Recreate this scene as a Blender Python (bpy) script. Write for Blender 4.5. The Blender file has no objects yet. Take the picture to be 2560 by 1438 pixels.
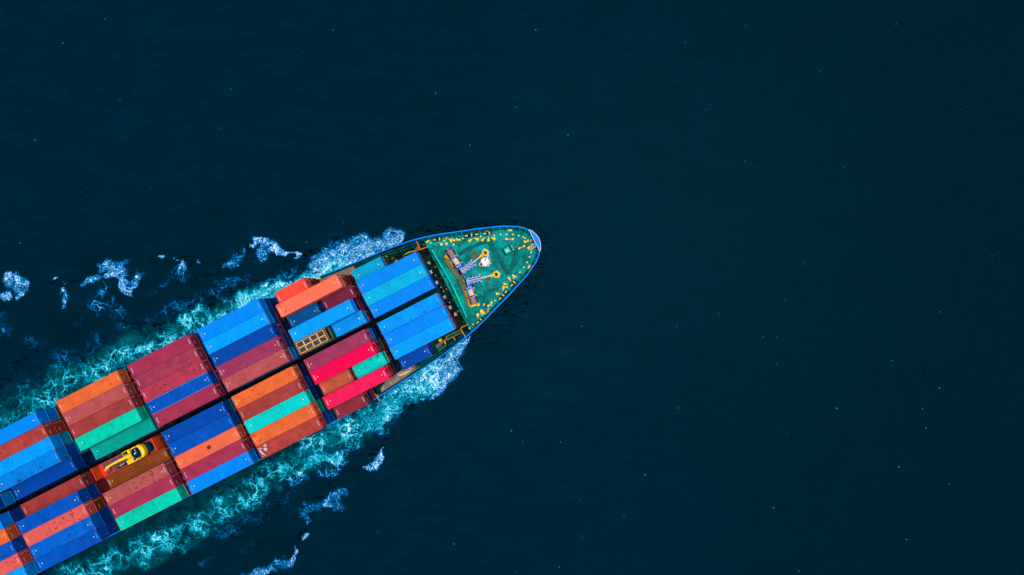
import bpy, math, random
import numpy as np
from mathutils import Vector, Matrix
random.seed(7)
R = math.radians
COL = bpy.context.scene.collection
SC = bpy.context.scene
TH = R(27.0); CT, ST = math.cos(TH), math.sin(TH)
CAMZ = 140.0; FPX = 1708.0
ORG = Vector((-5.82*ST, 5.82*CT, 0.0))      # ship origin: on the centreline abreast of the camera
TT = 19.0                                   # top of the highest container tier
HC = 2.6

# ------------------------------------------------------------------ measuring helpers
def loc(px, py, z):
    """photo measurement -> ship coordinates (x forward, y port) of a point whose height z is known"""
    dx, dy = px-1280.0, py-719.0
    k = (CAMZ-z)/FPX
    return ((dx*CT-dy*ST)*k, -((dx*ST+dy*CT)*k+5.82))
def A(zx, zy, z): return loc(1000+zx/4.792, 540+zy/4.792, z)
def B(zx, zy, z): return loc(1080+zx/9.585, 600+zy/9.585, z)
def C3(zx, zy, z): return loc(840+zx/4.792, 760+zy/4.792, z)
def sea_xy(px, py):
    k = CAMZ/FPX
    return ((px-1280)*k, -(py-719)*k)

# ------------------------------------------------------------------ scene objects
def tag(o, label=None, cat=None, group=None, kind=None):
    if label: o['label'] = label
    if cat: o['category'] = cat
    if group: o['group'] = group
    if kind: o['kind'] = kind
    return o
def empty(name, xyz=(0, 0, 0), rz=0.0):
    o = bpy.data.objects.new(name, None); COL.objects.link(o)
    o.location = xyz; o.rotation_euler = (0, 0, rz); o.empty_display_size = 0.3
    return o
class MB:
    def __init__(s): s.v = []; s.f = []
    def add(s, vs, fs):
        n = len(s.v); s.v += [tuple(v) for v in vs]; s.f += [tuple(n+i for i in f) for f in fs]
        return s
    def box(s, c, d, rz=0.0, taper=1.0):
        hx, hy, hz = d[0]/2, d[1]/2, d[2]/2
        ca, sa = math.cos(rz), math.sin(rz); vs = []
        for z in (-hz, hz):
            t = taper if z > 0 else 1.0
            for x, y in ((-hx, -hy), (hx, -hy), (hx, hy), (-hx, hy)):
                x2, y2 = x*t, y*t
                vs.append((c[0]+x2*ca-y2*sa, c[1]+x2*sa+y2*ca, c[2]+z))
        return s.add(vs, [(3, 2, 1, 0), (4, 5, 6, 7), (0, 1, 5, 4), (1, 2, 6, 5), (2, 3, 7, 6), (3, 0, 4, 7)])
    def bx(s, x0, x1, y0, y1, z0, z1):
        return s.box(((x0+x1)/2, (y0+y1)/2, (z0+z1)/2), (abs(x1-x0), abs(y1-y0), abs(z1-z0)))
    def cyl(s, p0, p1, r0, r1=None, n=14, caps=True):
        r1 = r0 if r1 is None else r1
        p0, p1 = Vector(p0), Vector(p1); d = (p1-p0).normalized()
        a = d.orthogonal().normalized(); b = d.cross(a)
        vs = []
        for p, r in ((p0, r0), (p1, r1)):
            for i in range(n):
                t = 2*math.pi*i/n; vs.append(p+a*math.cos(t)*r+b*math.sin(t)*r)
        fs = [(i, (i+1) % n, n+(i+1) % n, n+i) for i in range(n)]
        if caps: fs += [tuple(range(n-1, -1, -1)), tuple(range(n, 2*n))]
        return s.add(vs, fs)
    def bar(s, p0, p1, w=0.06, h=None):
        h = w if h is None else h
        p0, p1 = Vector(p0), Vector(p1); d = (p1-p0).normalized()
        side = d.cross(Vector((0, 0, 1)))
        if side.length < 1e-3: side = Vector((1, 0, 0))
        side.normalize(); up = side.cross(d)
        vs = []
        for p in (p0, p1):
            for a, b in ((-1, -1), (1, -1), (1, 1), (-1, 1)):
                vs.append(p+side*a*w/2+up*b*h/2)
        return s.add(vs, [(0, 1, 2, 3), (7, 6, 5, 4), (0, 4, 5, 1), (1, 5, 6, 2), (2, 6, 7, 3), (3, 7, 4, 0)])
    def torus(s, c, r, t, axis=(0, 0, 1), n=24, m=8, sx=1.0, rz=0.0):
        ax = Vector(axis).normalized()
        q = Vector((0, 0, 1)).rotation_difference(ax).to_matrix()
        vs = []
        for i in range(n):
            u = 2*math.pi*i/n
            for j in range(m):
                w = 2*math.pi*j/m
                x = (r+t*math.cos(w))*math.cos(u)*sx; y = (r+t*math.cos(w))*math.sin(u); z = t*math.sin(w)
                x, y = x*math.cos(rz)-y*math.sin(rz), x*math.sin(rz)+y*math.cos(rz)
                vs.append(Vector(c)+q@Vector((x, y, z)))
        fs = [(i*m+j, ((i+1) % n)*m+j, ((i+1) % n)*m+(j+1) % m, i*m+(j+1) % m) for i in range(n) for j in range(m)]
        return s.add(vs, fs)
    def prism(s, pts, z0, z1):
        n = len(pts)
        a = sum(pts[i][0]*pts[(i+1) % n][1]-pts[(i+1) % n][0]*pts[i][1] for i in range(n))
        if a < 0: pts = pts[::-1]
        vs = [(p[0], p[1], z0) for p in pts]+[(p[0], p[1], z1) for p in pts]
        return s.add(vs, [tuple(range(n-1, -1, -1)), tuple(range(n, 2*n))]+[(i, (i+1) % n, n+(i+1) % n, n+i) for i in range(n)])
    def ball(s, c, r, n=12, m=7, sz=1.0):
        vs = [(c[0], c[1], c[2]+r*sz)]
        for j in range(1, m):
            p = math.pi*j/m
            for i in range(n):
                t = 2*math.pi*i/n
                vs.append((c[0]+r*math.sin(p)*math.cos(t), c[1]+r*math.sin(p)*math.sin(t), c[2]+r*sz*math.cos(p)))
        vs.append((c[0], c[1], c[2]-r*sz)); L = len(vs)-1
        fs = [(0, 1+i, 1+(i+1) % n) for i in range(n)]
        for j in range(m-2):
            for i in range(n):
                a = 1+j*n+i; b = 1+j*n+(i+1) % n
                fs.append((a, a+n, b+n, b))
        fs += [(L, 1+(m-2)*n+(i+1) % n, 1+(m-2)*n+i) for i in range(n)]
        return s.add(vs, fs)
    def mesh(s, name, smooth=False):
        me = bpy.data.meshes.new(name); me.from_pydata(s.v, [], s.f)
        if smooth:
            me.shade_smooth()
            try: me.set_sharp_from_angle(angle=R(40))
            except Exception: pass
        return me
    def build(s, name, mat, parent=None, smooth=False, label=None):
        me = s.mesh(name, smooth); me.materials.append(mat)
        return link(name, me, parent, label=label)
def link(name, me, parent=None, mat=None, label=None):
    o = bpy.data.objects.new(name, me); COL.objects.link(o)
    if parent: o.parent = parent
    if mat:
        o.material_slots[0].link = 'OBJECT'; o.material_slots[0].material = mat
    if label: o['label'] = label
    return o

# ------------------------------------------------------------------ materials
def lin(c): 
    c = c/255.0
    return c/12.92 if c <= 0.04045 else ((c+0.055)/1.055)**2.4
ALB = 0.74
def alb(rgb, k=1.0): return tuple(min(0.95, lin(v)*ALB*k) for v in rgb)
class NT:
    def __init__(s, name):
        s.m = bpy.data.materials.new(name); s.m.use_nodes = True
        s.t = s.m.node_tree; s.n = s.t.nodes; s.l = s.t.links
        s.b = s.n['Principled BSDF']; s.out = s.n['Material Output']
    def node(s, typ, **kw):
        n = s.n.new(typ)
        for k, v in kw.items():
            if k == 'inp':
                for a, b in v.items(): n.inputs[a].default_value = b
            else: setattr(n, k, v)
        return n
    def coords(s, rnd=True, scale=(1, 1, 1), world=False, rot=0.0):
        tc = s.node('ShaderNodeTexCoord')
        mp = s.node('ShaderNodeMapping'); mp.inputs['Scale'].default_value = scale
        mp.inputs['Rotation'].default_value = (0, 0, rot)
        src = tc.outputs['Object']
        if world:
            g = s.node('ShaderNodeNewGeometry'); src = g.outputs['Position']
        if rnd:
            oi = s.node('ShaderNodeObjectInfo')
            mu = s.node('ShaderNodeVectorMath', operation='SCALE'); mu.inputs[0].default_value = (37, 51, 13)
            s.l.new(oi.outputs['Random'], mu.inputs['Scale'])
            ad = s.node('ShaderNodeVectorMath', operation='ADD')
            s.l.new(src, ad.inputs[0]); s.l.new(mu.outputs[0], ad.inputs[1]); src = ad.outputs[0]
        s.l.new(src, mp.inputs['Vector']); return mp.outputs[0]
    def noise(s, vec, sc, det=3, rough=0.6, dist=0.0):
        n = s.node('ShaderNodeTexNoise', inp={'Scale': sc, 'Detail': det, 'Roughness': rough, 'Distortion': dist})
        s.l.new(vec, n.inputs['Vector']); return n
    def mr(s, v, a, b, c=0.0, d=1.0, smooth=True):
        n = s.node('ShaderNodeMapRange', inp={'From Min': a, 'From Max': b, 'To Min': c, 'To Max': d})
        if smooth: n.interpolation_type = 'SMOOTHSTEP'
        s.l.new(v, n.inputs['Value']); return n.outputs[0]
    def math(s, op, a, b=None, c=None, clamp=False):
        n = s.node('ShaderNodeMath', operation=op, use_clamp=clamp)
        for i, x in enumerate((a, b, c)):
            if x is None: continue
            if isinstance(x, (int, float)): n.inputs[i].default_value = x
            else: s.l.new(x, n.inputs[i])
        return n.outputs[0]
    def mix(s, f, a, b, blend='MIX'):
        n = s.node('ShaderNodeMix', data_type='RGBA', blend_type=blend)
        for i, x in ((0, f), (6, a), (7, b)):
            if isinstance(x, (int, float)): n.inputs[i].default_value = x
            elif isinstance(x, tuple): n.inputs[i].default_value = (*x[:3], 1.0)
            else: s.l.new(x, n.inputs[i])
        return n.outputs[2]
    def ramp(s, v, stops):
        n = s.node('ShaderNodeValToRGB'); e = n.color_ramp.elements
        while len(e) < len(stops): e.new(0.5)
        for x, (p, c) in zip(e, stops): x.position = p; x.color = (*c[:3], 1.0)
        s.l.new(v, n.inputs[0]); return n.outputs[0]

def paint(name, rgb, rough=0.5, grime=0.0, spots=0.0, ribs=0.0, fade=0.12, dust=0.0, dark=(0.012, 0.02, 0.03), spotcol=None, scale=1.0, k=1.0):
    t = NT(name); v = t.coords()
    base = alb(rgb, k)
    n1 = t.noise(v, 0.45*scale, 4, 0.65).outputs[0]
    f1 = t.mr(n1, 0.3, 0.7)
    c = t.mix(f1, tuple(x*(1-fade) for x in base), tuple(min(1, x*(1+fade*0.5)+0.004*fade) for x in base))
    n2 = t.noise(v, 9*scale, 3, 0.8).outputs[0]
    f2 = t.mr(n2, 0.3, 0.75, 0.82, 1.12)
    c = t.mix(1.0, c, t.mix(f2, (0, 0, 0), (1, 1, 1)), 'MULTIPLY') if False else t.mix(t.mr(n2, 0.35, 0.8, 0.0, 0.16), c, tuple(x*0.45 for x in base))
    if dust:
        nd = t.noise(v, 1.3*scale, 5, 0.75).outputs[0]
        c = t.mix(t.mr(nd, 0.5, 0.72, 0, dust), c, tuple(0.6*x+0.4*y for x, y in zip(base, (0.42, 0.36, 0.33))))
    if ribs:
        tc = t.node('ShaderNodeTexCoord')
        sx = t.node('ShaderNodeSeparateXYZ'); t.l.new(tc.outputs['Object'], sx.inputs[0])
        w = t.math('SINE', t.math('MULTIPLY', sx.outputs[0], 2*math.pi/0.278))
        nn = t.noise(t.coords(scale=(0.5, 0.16, 1)), 1.0, 2, 0.5).outputs[0]
        amt = t.math('MULTIPLY', t.mr(w, 0.1, 0.9), t.mr(nn, 0.35, 0.65, 0.25*ribs, ribs))
        c = t.mix(amt, c, tuple(x*0.35 for x in base))
    if grime:
        ng = t.noise(t.coords(scale=(6.5, 0.55, 1)), 1.0, 3, 0.6).outputs[0]
        nm = t.noise(v, 0.5, 3, 0.6).outputs[0]
        g = t.math('MULTIPLY', t.mr(ng, 0.53, 0.62), t.mr(nm, 0.46, 0.62))
        c = t.mix(t.math('MULTIPLY', g, grime), c, dark)
    if spots:
        ns = t.noise(v, 2.1*scale, 5, 0.75).outputs[0]
        nm = t.noise(v, 0.33*scale, 2, 0.5).outputs[0]
        g = t.math('MULTIPLY', t.mr(ns, 0.555, 0.60), t.mr(nm, 0.42, 0.58))
        c = t.mix(t.math('MULTIPLY', g, spots), c, spotcol or tuple(x*0.22+0.006 for x in base))
    t.l.new(c, t.b.inputs['Base Color'])
    t.b.inputs['Roughness'].default_value = rough
    t.b.inputs['Specular IOR Level'].default_value = 0.02
    bp = t.node('ShaderNodeBump', inp={'Strength': 0.25, 'Distance': 0.02})
    t.l.new(n2, bp.inputs['Height']); t.l.new(bp.outputs[0], t.b.inputs['Normal'])
    return t.m

PC = {  # container paints as they look on the roofs
 'bright blue':   dict(rgb=(0, 134, 238), fade=0.08, spots=0.4, grime=0.3),
 'azure blue':    dict(rgb=(0, 156, 248), fade=0.12, ribs=0.22, spots=0.6, grime=0.5),
 'ribbed blue':   dict(rgb=(0, 152, 250), ribs=0.5, grime=1.0),
 'streaked blue': dict(rgb=(0, 128, 222), ribs=0.3, grime=1.0, spots=0.4),
 'smudged blue':  dict(rgb=(0, 100, 205), ribs=0.2, grime=0.8, spots=0.8, fade=0.2),
 'cyan blue':     dict(rgb=(0, 176, 222), ribs=0.6, grime=0.35, dust=0.1),
 'weathered cyan':dict(rgb=(0, 168, 214), ribs=0.15, grime=0.35, spots=0.9),
 'royal blue':    dict(rgb=(0, 82, 182), fade=0.18, spots=0.8),
 'deep blue':     dict(rgb=(0, 70, 162), fade=0.14, spots=0.45),
 'slate blue':    dict(rgb=(0, 84, 150), fade=0.18, spots=0.3),
 'navy blue':     dict(rgb=(0, 50, 120), fade=0.2),
 'crimson':       dict(rgb=(238, 4, 76), fade=0.1, spots=0.25),
 'stained crimson':dict(rgb=(240, 24, 84), fade=0.14, spots=0.6, dust=0.1),
 'maroon':        dict(rgb=(164, 50, 80), fade=0.16, spots=0.55, ribs=0.12),
 'dusty maroon':  dict(rgb=(158, 56, 78), fade=0.22, spots=0.35, ribs=0.2, dust=0.15),
 'spotted maroon':dict(rgb=(180, 58, 80), fade=0.16, spots=1.0, ribs=0.1),
 'plum':          dict(rgb=(154, 54, 90), fade=0.16, spots=0.5, ribs=0.1),
 'dark plum':     dict(rgb=(122, 38, 66), fade=0.16, ribs=0.2),
 'dark maroon':   dict(rgb=(138, 44, 58), fade=0.2, dust=0.12, spots=0.2),
 'dusty pink':    dict(rgb=(178, 78, 78), fade=0.14, dust=0.3, spots=0.3),
 'stained pink':  dict(rgb=(178, 82, 80), fade=0.15, dust=0.3, spots=1.0),
 'coral':         dict(rgb=(220, 92, 86), fade=0.1, spots=1.0, ribs=0.1),
 'orange':        dict(rgb=(228, 102, 52), fade=0.16, spots=0.6),
 'salmon':        dict(rgb=(244, 112, 84), fade=0.1, spots=0.5),
 'pale orange':   dict(rgb=(232, 104, 70), fade=0.12, spots=0.15, ribs=0.12),
 'scarlet':       dict(rgb=(252, 76, 60), fade=0.12, spots=0.3),
 'brick red':     dict(rgb=(160, 60, 58), fade=0.2, spots=0.45, dust=0.12),
 'rusty red':     dict(rgb=(172, 62, 55), fade=0.22, spots=0.6, dust=0.2),
 'tan orange':    dict(rgb=(196, 92, 68), fade=0.18, spots=0.35),
 'brown':         dict(rgb=(134, 66, 28), fade=0.2, spots=0.3, dust=0.1),
 'dark brown':    dict(rgb=(98, 44, 20), fade=0.2),
 'aqua':          dict(rgb=(0, 208, 198), fade=0.1, ribs=0.3, spots=0.5, grime=0.4),
 'streaked aqua': dict(rgb=(0, 220, 208), fade=0.08, ribs=0.4, grime=1.0),
 'mint green':    dict(rgb=(0, 206, 172), fade=0.12, ribs=0.3, spots=0.7, grime=0.6),
 'teal':          dict(rgb=(0, 166, 150), fade=0.14, ribs=0.2, spots=0.4, grime=0.3),
 'dark teal':     dict(rgb=(0, 110, 100), fade=0.14),
}
PM = {n: paint(n.replace(' ', '_')+'_paint', **d) for n, d in PC.items()}
WARM = lambda n: not any(w in n for w in ('blue', 'cyan', 'aqua', 'mint', 'teal'))
M = {}
M['rust'] = paint('rusty_steel', (150, 70, 45), spots=0.6, scale=4)
M['mark_white'] = paint('white_marking', (214, 200, 210), fade=0.05)
M['mark_blue'] = paint('pale_blue_marking', (90, 180, 240), fade=0.05)
M['yellow'] = paint('yellow_paint', (255, 205, 30), fade=0.08, spots=0.2, scale=3)
M['amber'] = paint('amber_paint', (235, 150, 20), fade=0.15, spots=0.3, scale=3)
M['cream'] = paint('cream_paint', (250, 214, 130), fade=0.1, spots=0.3, scale=4)
M['white'] = paint('white_paint', (240, 235, 240), fade=0.08, spots=0.3, scale=4)
M['hull'] = paint('blue_hull_paint', (0, 140, 250), fade=0.05)
M['deck'] = None
M['teal_steel'] = paint('teal_painted_steel', (0, 190, 186), fade=0.15, spots=0.4, scale=2)
M['dark_green'] = paint('dark_green_steel', (0, 56, 50), fade=0.3, spots=0.4)
M['black_steel'] = paint('black_steel', (14, 22, 30), fade=0.2)
M['winch_blue'] = paint('winch_blue_paint', (30, 92, 190), fade=0.15, spots=0.5, scale=6, dust=0.3)
M['winch_pale'] = paint('pale_blue_winch_paint', (150, 185, 245), fade=0.2, spots=0.5, scale=6)
M['rope_white'] = paint('white_rope', (232, 214, 205), fade=0.2, spots=0.5, scale=5)
M['rope_tan'] = paint('tan_rope', (168, 138, 122), fade=0.25, spots=0.5, scale=5)
M['maroon_steel'] = paint('dark_machinery', (48, 24, 34), fade=0.3, scale=3)
M['dull_amber'] = paint('dull_amber_paint', (150, 108, 62), fade=0.25, spots=0.7, scale=3, dust=0.2)
M['stringer'] = paint('stringer_green', (0, 104, 92), fade=0.3, spots=0.5)
M['navy_box'] = paint('navy_steel', (0, 20, 40), fade=0.2)
M['olive'] = paint('olive_brown_walkway', (112, 104, 68), fade=0.25, spots=0.6, dust=0.3, scale=2)
M['beige'] = paint('beige_deck_paint', (150, 128, 112), fade=0.3, spots=0.8, dust=0.4, scale=1.5)
M['red'] = paint('red_painted_steel', (226, 58, 52), fade=0.15, spots=0.3, scale=2)
M['orange_wall'] = paint('orange_steel', (236, 82, 28), fade=0.15, spots=0.3)
M['slats'] = paint('grey_timber', (98, 88, 88), fade=0.3, spots=0.6, scale=3, ribs=0.0)
M['glass'] = paint('dark_glass', (6, 26, 44), rough=0.1, fade=0.1)
M['engine'] = paint('dark_blue_hood', (0, 38, 72), rough=0.4, fade=0.2)
M['scrap'] = paint('scrap_cargo', (128, 102, 92), fade=0.5, spots=1.0, dust=0.6, scale=5)
M['green_new'] = paint('bright_green_paint', (40, 205, 120), fade=0.1)
M['red_light'] = paint('red_cap', (240, 60, 70))

def deck_material():
    t = NT('teal_deck_paint'); v = t.coords(rnd=False)
    base = alb((0, 146, 136))
    c = t.mix(t.mr(t.noise(v, 0.32, 5, 0.65, 0.6).outputs[0], 0.32, 0.68), alb((0, 104, 100)), alb((0, 168, 158)))
    c = t.mix(t.mr(t.noise(t.coords(False, (2.4, 0.5, 1), rot=R(24)), 1.0, 5, 0.7).outputs[0], 0.5, 0.7, 0, 0.35), c, alb((0, 72, 72)))
    vo = t.node('ShaderNodeTexVoronoi', feature='DISTANCE_TO_EDGE', inp={'Scale': 0.55})
    wn = t.noise(v, 1.2, 4, 0.7)
    vm = t.node('ShaderNodeVectorMath', operation='SCALE', inp={'Scale': 1.3}); t.l.new(wn.outputs['Color'], vm.inputs[0])
    va = t.node('ShaderNodeVectorMath', operation='ADD'); t.l.new(v, va.inputs[0]); t.l.new(vm.outputs[0], va.inputs[1])
    t.l.new(va.outputs[0], vo.inputs['Vector'])
    crack = t.math('MULTIPLY', t.mr(vo.outputs['Distance'], 0.0, 0.07, 1, 0), t.mr(t.noise(v, 0.7, 2, 0.5).outputs[0], 0.42, 0.58, 0, 0.8))
    c = t.mix(crack, c, alb((0, 60, 60)))
    rust = t.math('MULTIPLY', t.mr(t.noise(v, 3.0, 5, 0.8).outputs[0], 0.6, 0.68), t.mr(t.noise(v, 0.3, 2, 0.5).outputs[0], 0.5, 0.62, 0, 0.7))
    c = t.mix(rust, c, alb((90, 80, 45)))
    t.l.new(c, t.b.inputs['Base Color']); t.b.inputs['Roughness'].default_value = 0.55
    t.b.inputs['Specular IOR Level'].default_value = 0.02
    return t.m
M['deck'] = deck_material()
M['deck_band'] = paint('dark_green_worn_paint', (0, 98, 94), fade=0.3, spots=0.3, scale=1.5)
M['deck_rust'] = paint('rust_stained_deck', (96, 98, 58), fade=0.45, spots=1.0, dust=0.3, scale=3)

# ------------------------------------------------------------------ sky, sun, camera
w = bpy.data.worlds.new('World'); SC.world = w; w.use_nodes = True
wt = w.node_tree; bg = wt.nodes['Background']
sky = wt.nodes.new('ShaderNodeTexSky'); sky.sky_type = 'NISHITA'; sky.sun_disc = False
SUN_EL, SUN_AZ = R(78), R(24)     # high hazy sun, from ahead of the bow
sky.sun_elevation = SUN_EL; sky.dust_density = 4.0; sky.air_density = 1.2; sky.ozone_density = 1.0
wt.links.new(sky.outputs[0], bg.inputs[0]); bg.inputs[1].default_value = 0.13
sl = bpy.data.lights.new('sun', 'SUN'); sl.energy = 1.95; sl.angle = R(22); sl.color = (1.0, 0.97, 0.92)
so = bpy.data.objects.new('sun', sl); COL.objects.link(so)
sd = Vector((math.cos(SUN_AZ)*math.cos(SUN_EL), math.sin(SUN_AZ)*math.cos(SUN_EL), math.sin(SUN_EL)))
so.rotation_euler = (-sd).to_track_quat('-Z', 'Y').to_euler(); so.location = sd*300
sky.sun_rotation = math.atan2(sd.x, sd.y)
cam = bpy.data.cameras.new('camera'); co = bpy.data.objects.new('camera', cam); COL.objects.link(co)
co.location = (0, 0, CAMZ); cam.lens = 36.0*FPX/2560; cam.sensor_width = 36; cam.clip_end = 12000; cam.clip_start = 0.5
SC.camera = co
SC.view_settings.view_transform = 'Standard'; SC.view_settings.look = 'None'
SC.view_settings.exposure = 0.32; SC.view_settings.gamma = 1.0
SC.cycles.max_bounces = 5; SC.cycles.transparent_max_bounces = 6

# ------------------------------------------------------------------ sea
def sea_material():
    t = NT('sea_water'); v = t.coords(rnd=False, world=True)
    big = t.noise(v, 0.011, 3, 0.5).outputs[0]
    str1 = t.noise(t.coords(False, (0.25, 0.75, 1), world=True, rot=R(12)), 0.5, 5, 0.65, 0.4).outputs[0]
    str2 = t.noise(t.coords(False, (0.8, 0.22, 1), world=True, rot=R(-6)), 0.5, 5, 0.65, 0.4).outputs[0]
    gx = t.node('ShaderNodeSeparateXYZ'); t.l.new(v, gx.inputs[0])
    right = t.math('MULTIPLY', t.mr(gx.outputs[0], -60, 110), 0.8)
    st = t.math('ADD', t.math('MULTIPLY', str1, t.math('SUBTRACT', 1.0, right)), t.math('MULTIPLY', str2, right))
    fine = t.noise(v, 2.2, 4, 0.75).outputs[0]
    c = t.mix(t.mr(big, 0.35, 0.65), (0.0, 0.0110, 0.0205), (0.0, 0.0130, 0.0255))
    c = t.mix(t.mr(gx.outputs[0], -20, 95, 0.0, 0.85), c, (0.0, 0.0072, 0.0115))
    c = t.mix(t.mr(st, 0.32, 0.68, 0.0, 0.5), c, (0.0, 0.0058, 0.0105))
    sw = t.noise(t.coords(False, (0.5, 1.0, 1), world=True, rot=R(35)), 0.075, 4, 0.55, 1.5).outputs[0]
    c = t.mix(t.mr(sw, 0.4, 0.68, 0.0, 0.4), c, (0.0, 0.0060, 0.0100))
    rp = t.noise(t.coords(False, (0.7, 1.5, 1), world=True, rot=R(20)), 1.3, 3, 0.7, 0.6).outputs[0]
    c = t.mix(t.mr(rp, 0.52, 0.7, 0.0, 0.5), c, (0.0, 0.0045, 0.0080))
    c = t.mix(t.mr(fine, 0.4, 0.7, 0.0, 0.45), c, (0.0, 0.0165, 0.029))
    t.l.new(c, t.b.inputs['Base Color'])
    t.b.inputs['Roughness'].default_value = 0.3; t.b.inputs['IOR'].default_value = 1.33
    t.b.inputs['Specular Tint'].default_value = (0.1, 0.7, 1.0, 1); t.b.inputs['Specular IOR Level'].default_value = 0.025
    b1 = t.node('ShaderNodeBump', inp={'Strength': 0.3, 'Distance': 0.4}); t.l.new(st, b1.inputs['Height'])
    b2 = t.node('ShaderNodeBump', inp={'Strength': 0.4, 'Distance': 0.12}); t.l.new(fine, b2.inputs['Height'])
    t.l.new(b1.outputs[0], b2.inputs['Normal']); t.l.new(b2.outputs[0], t.b.inputs['Normal'])
    return t.m
S_ = 5000.0
sea = MB().add([(-S_, -S_, 0), (S_, -S_, 0), (S_, S_, 0), (-S_, S_, 0)], [(0, 1, 2, 3)]).build('sea', sea_material())
tag(sea, 'dark teal open sea around the ship', 'sea', kind='structure')

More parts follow.
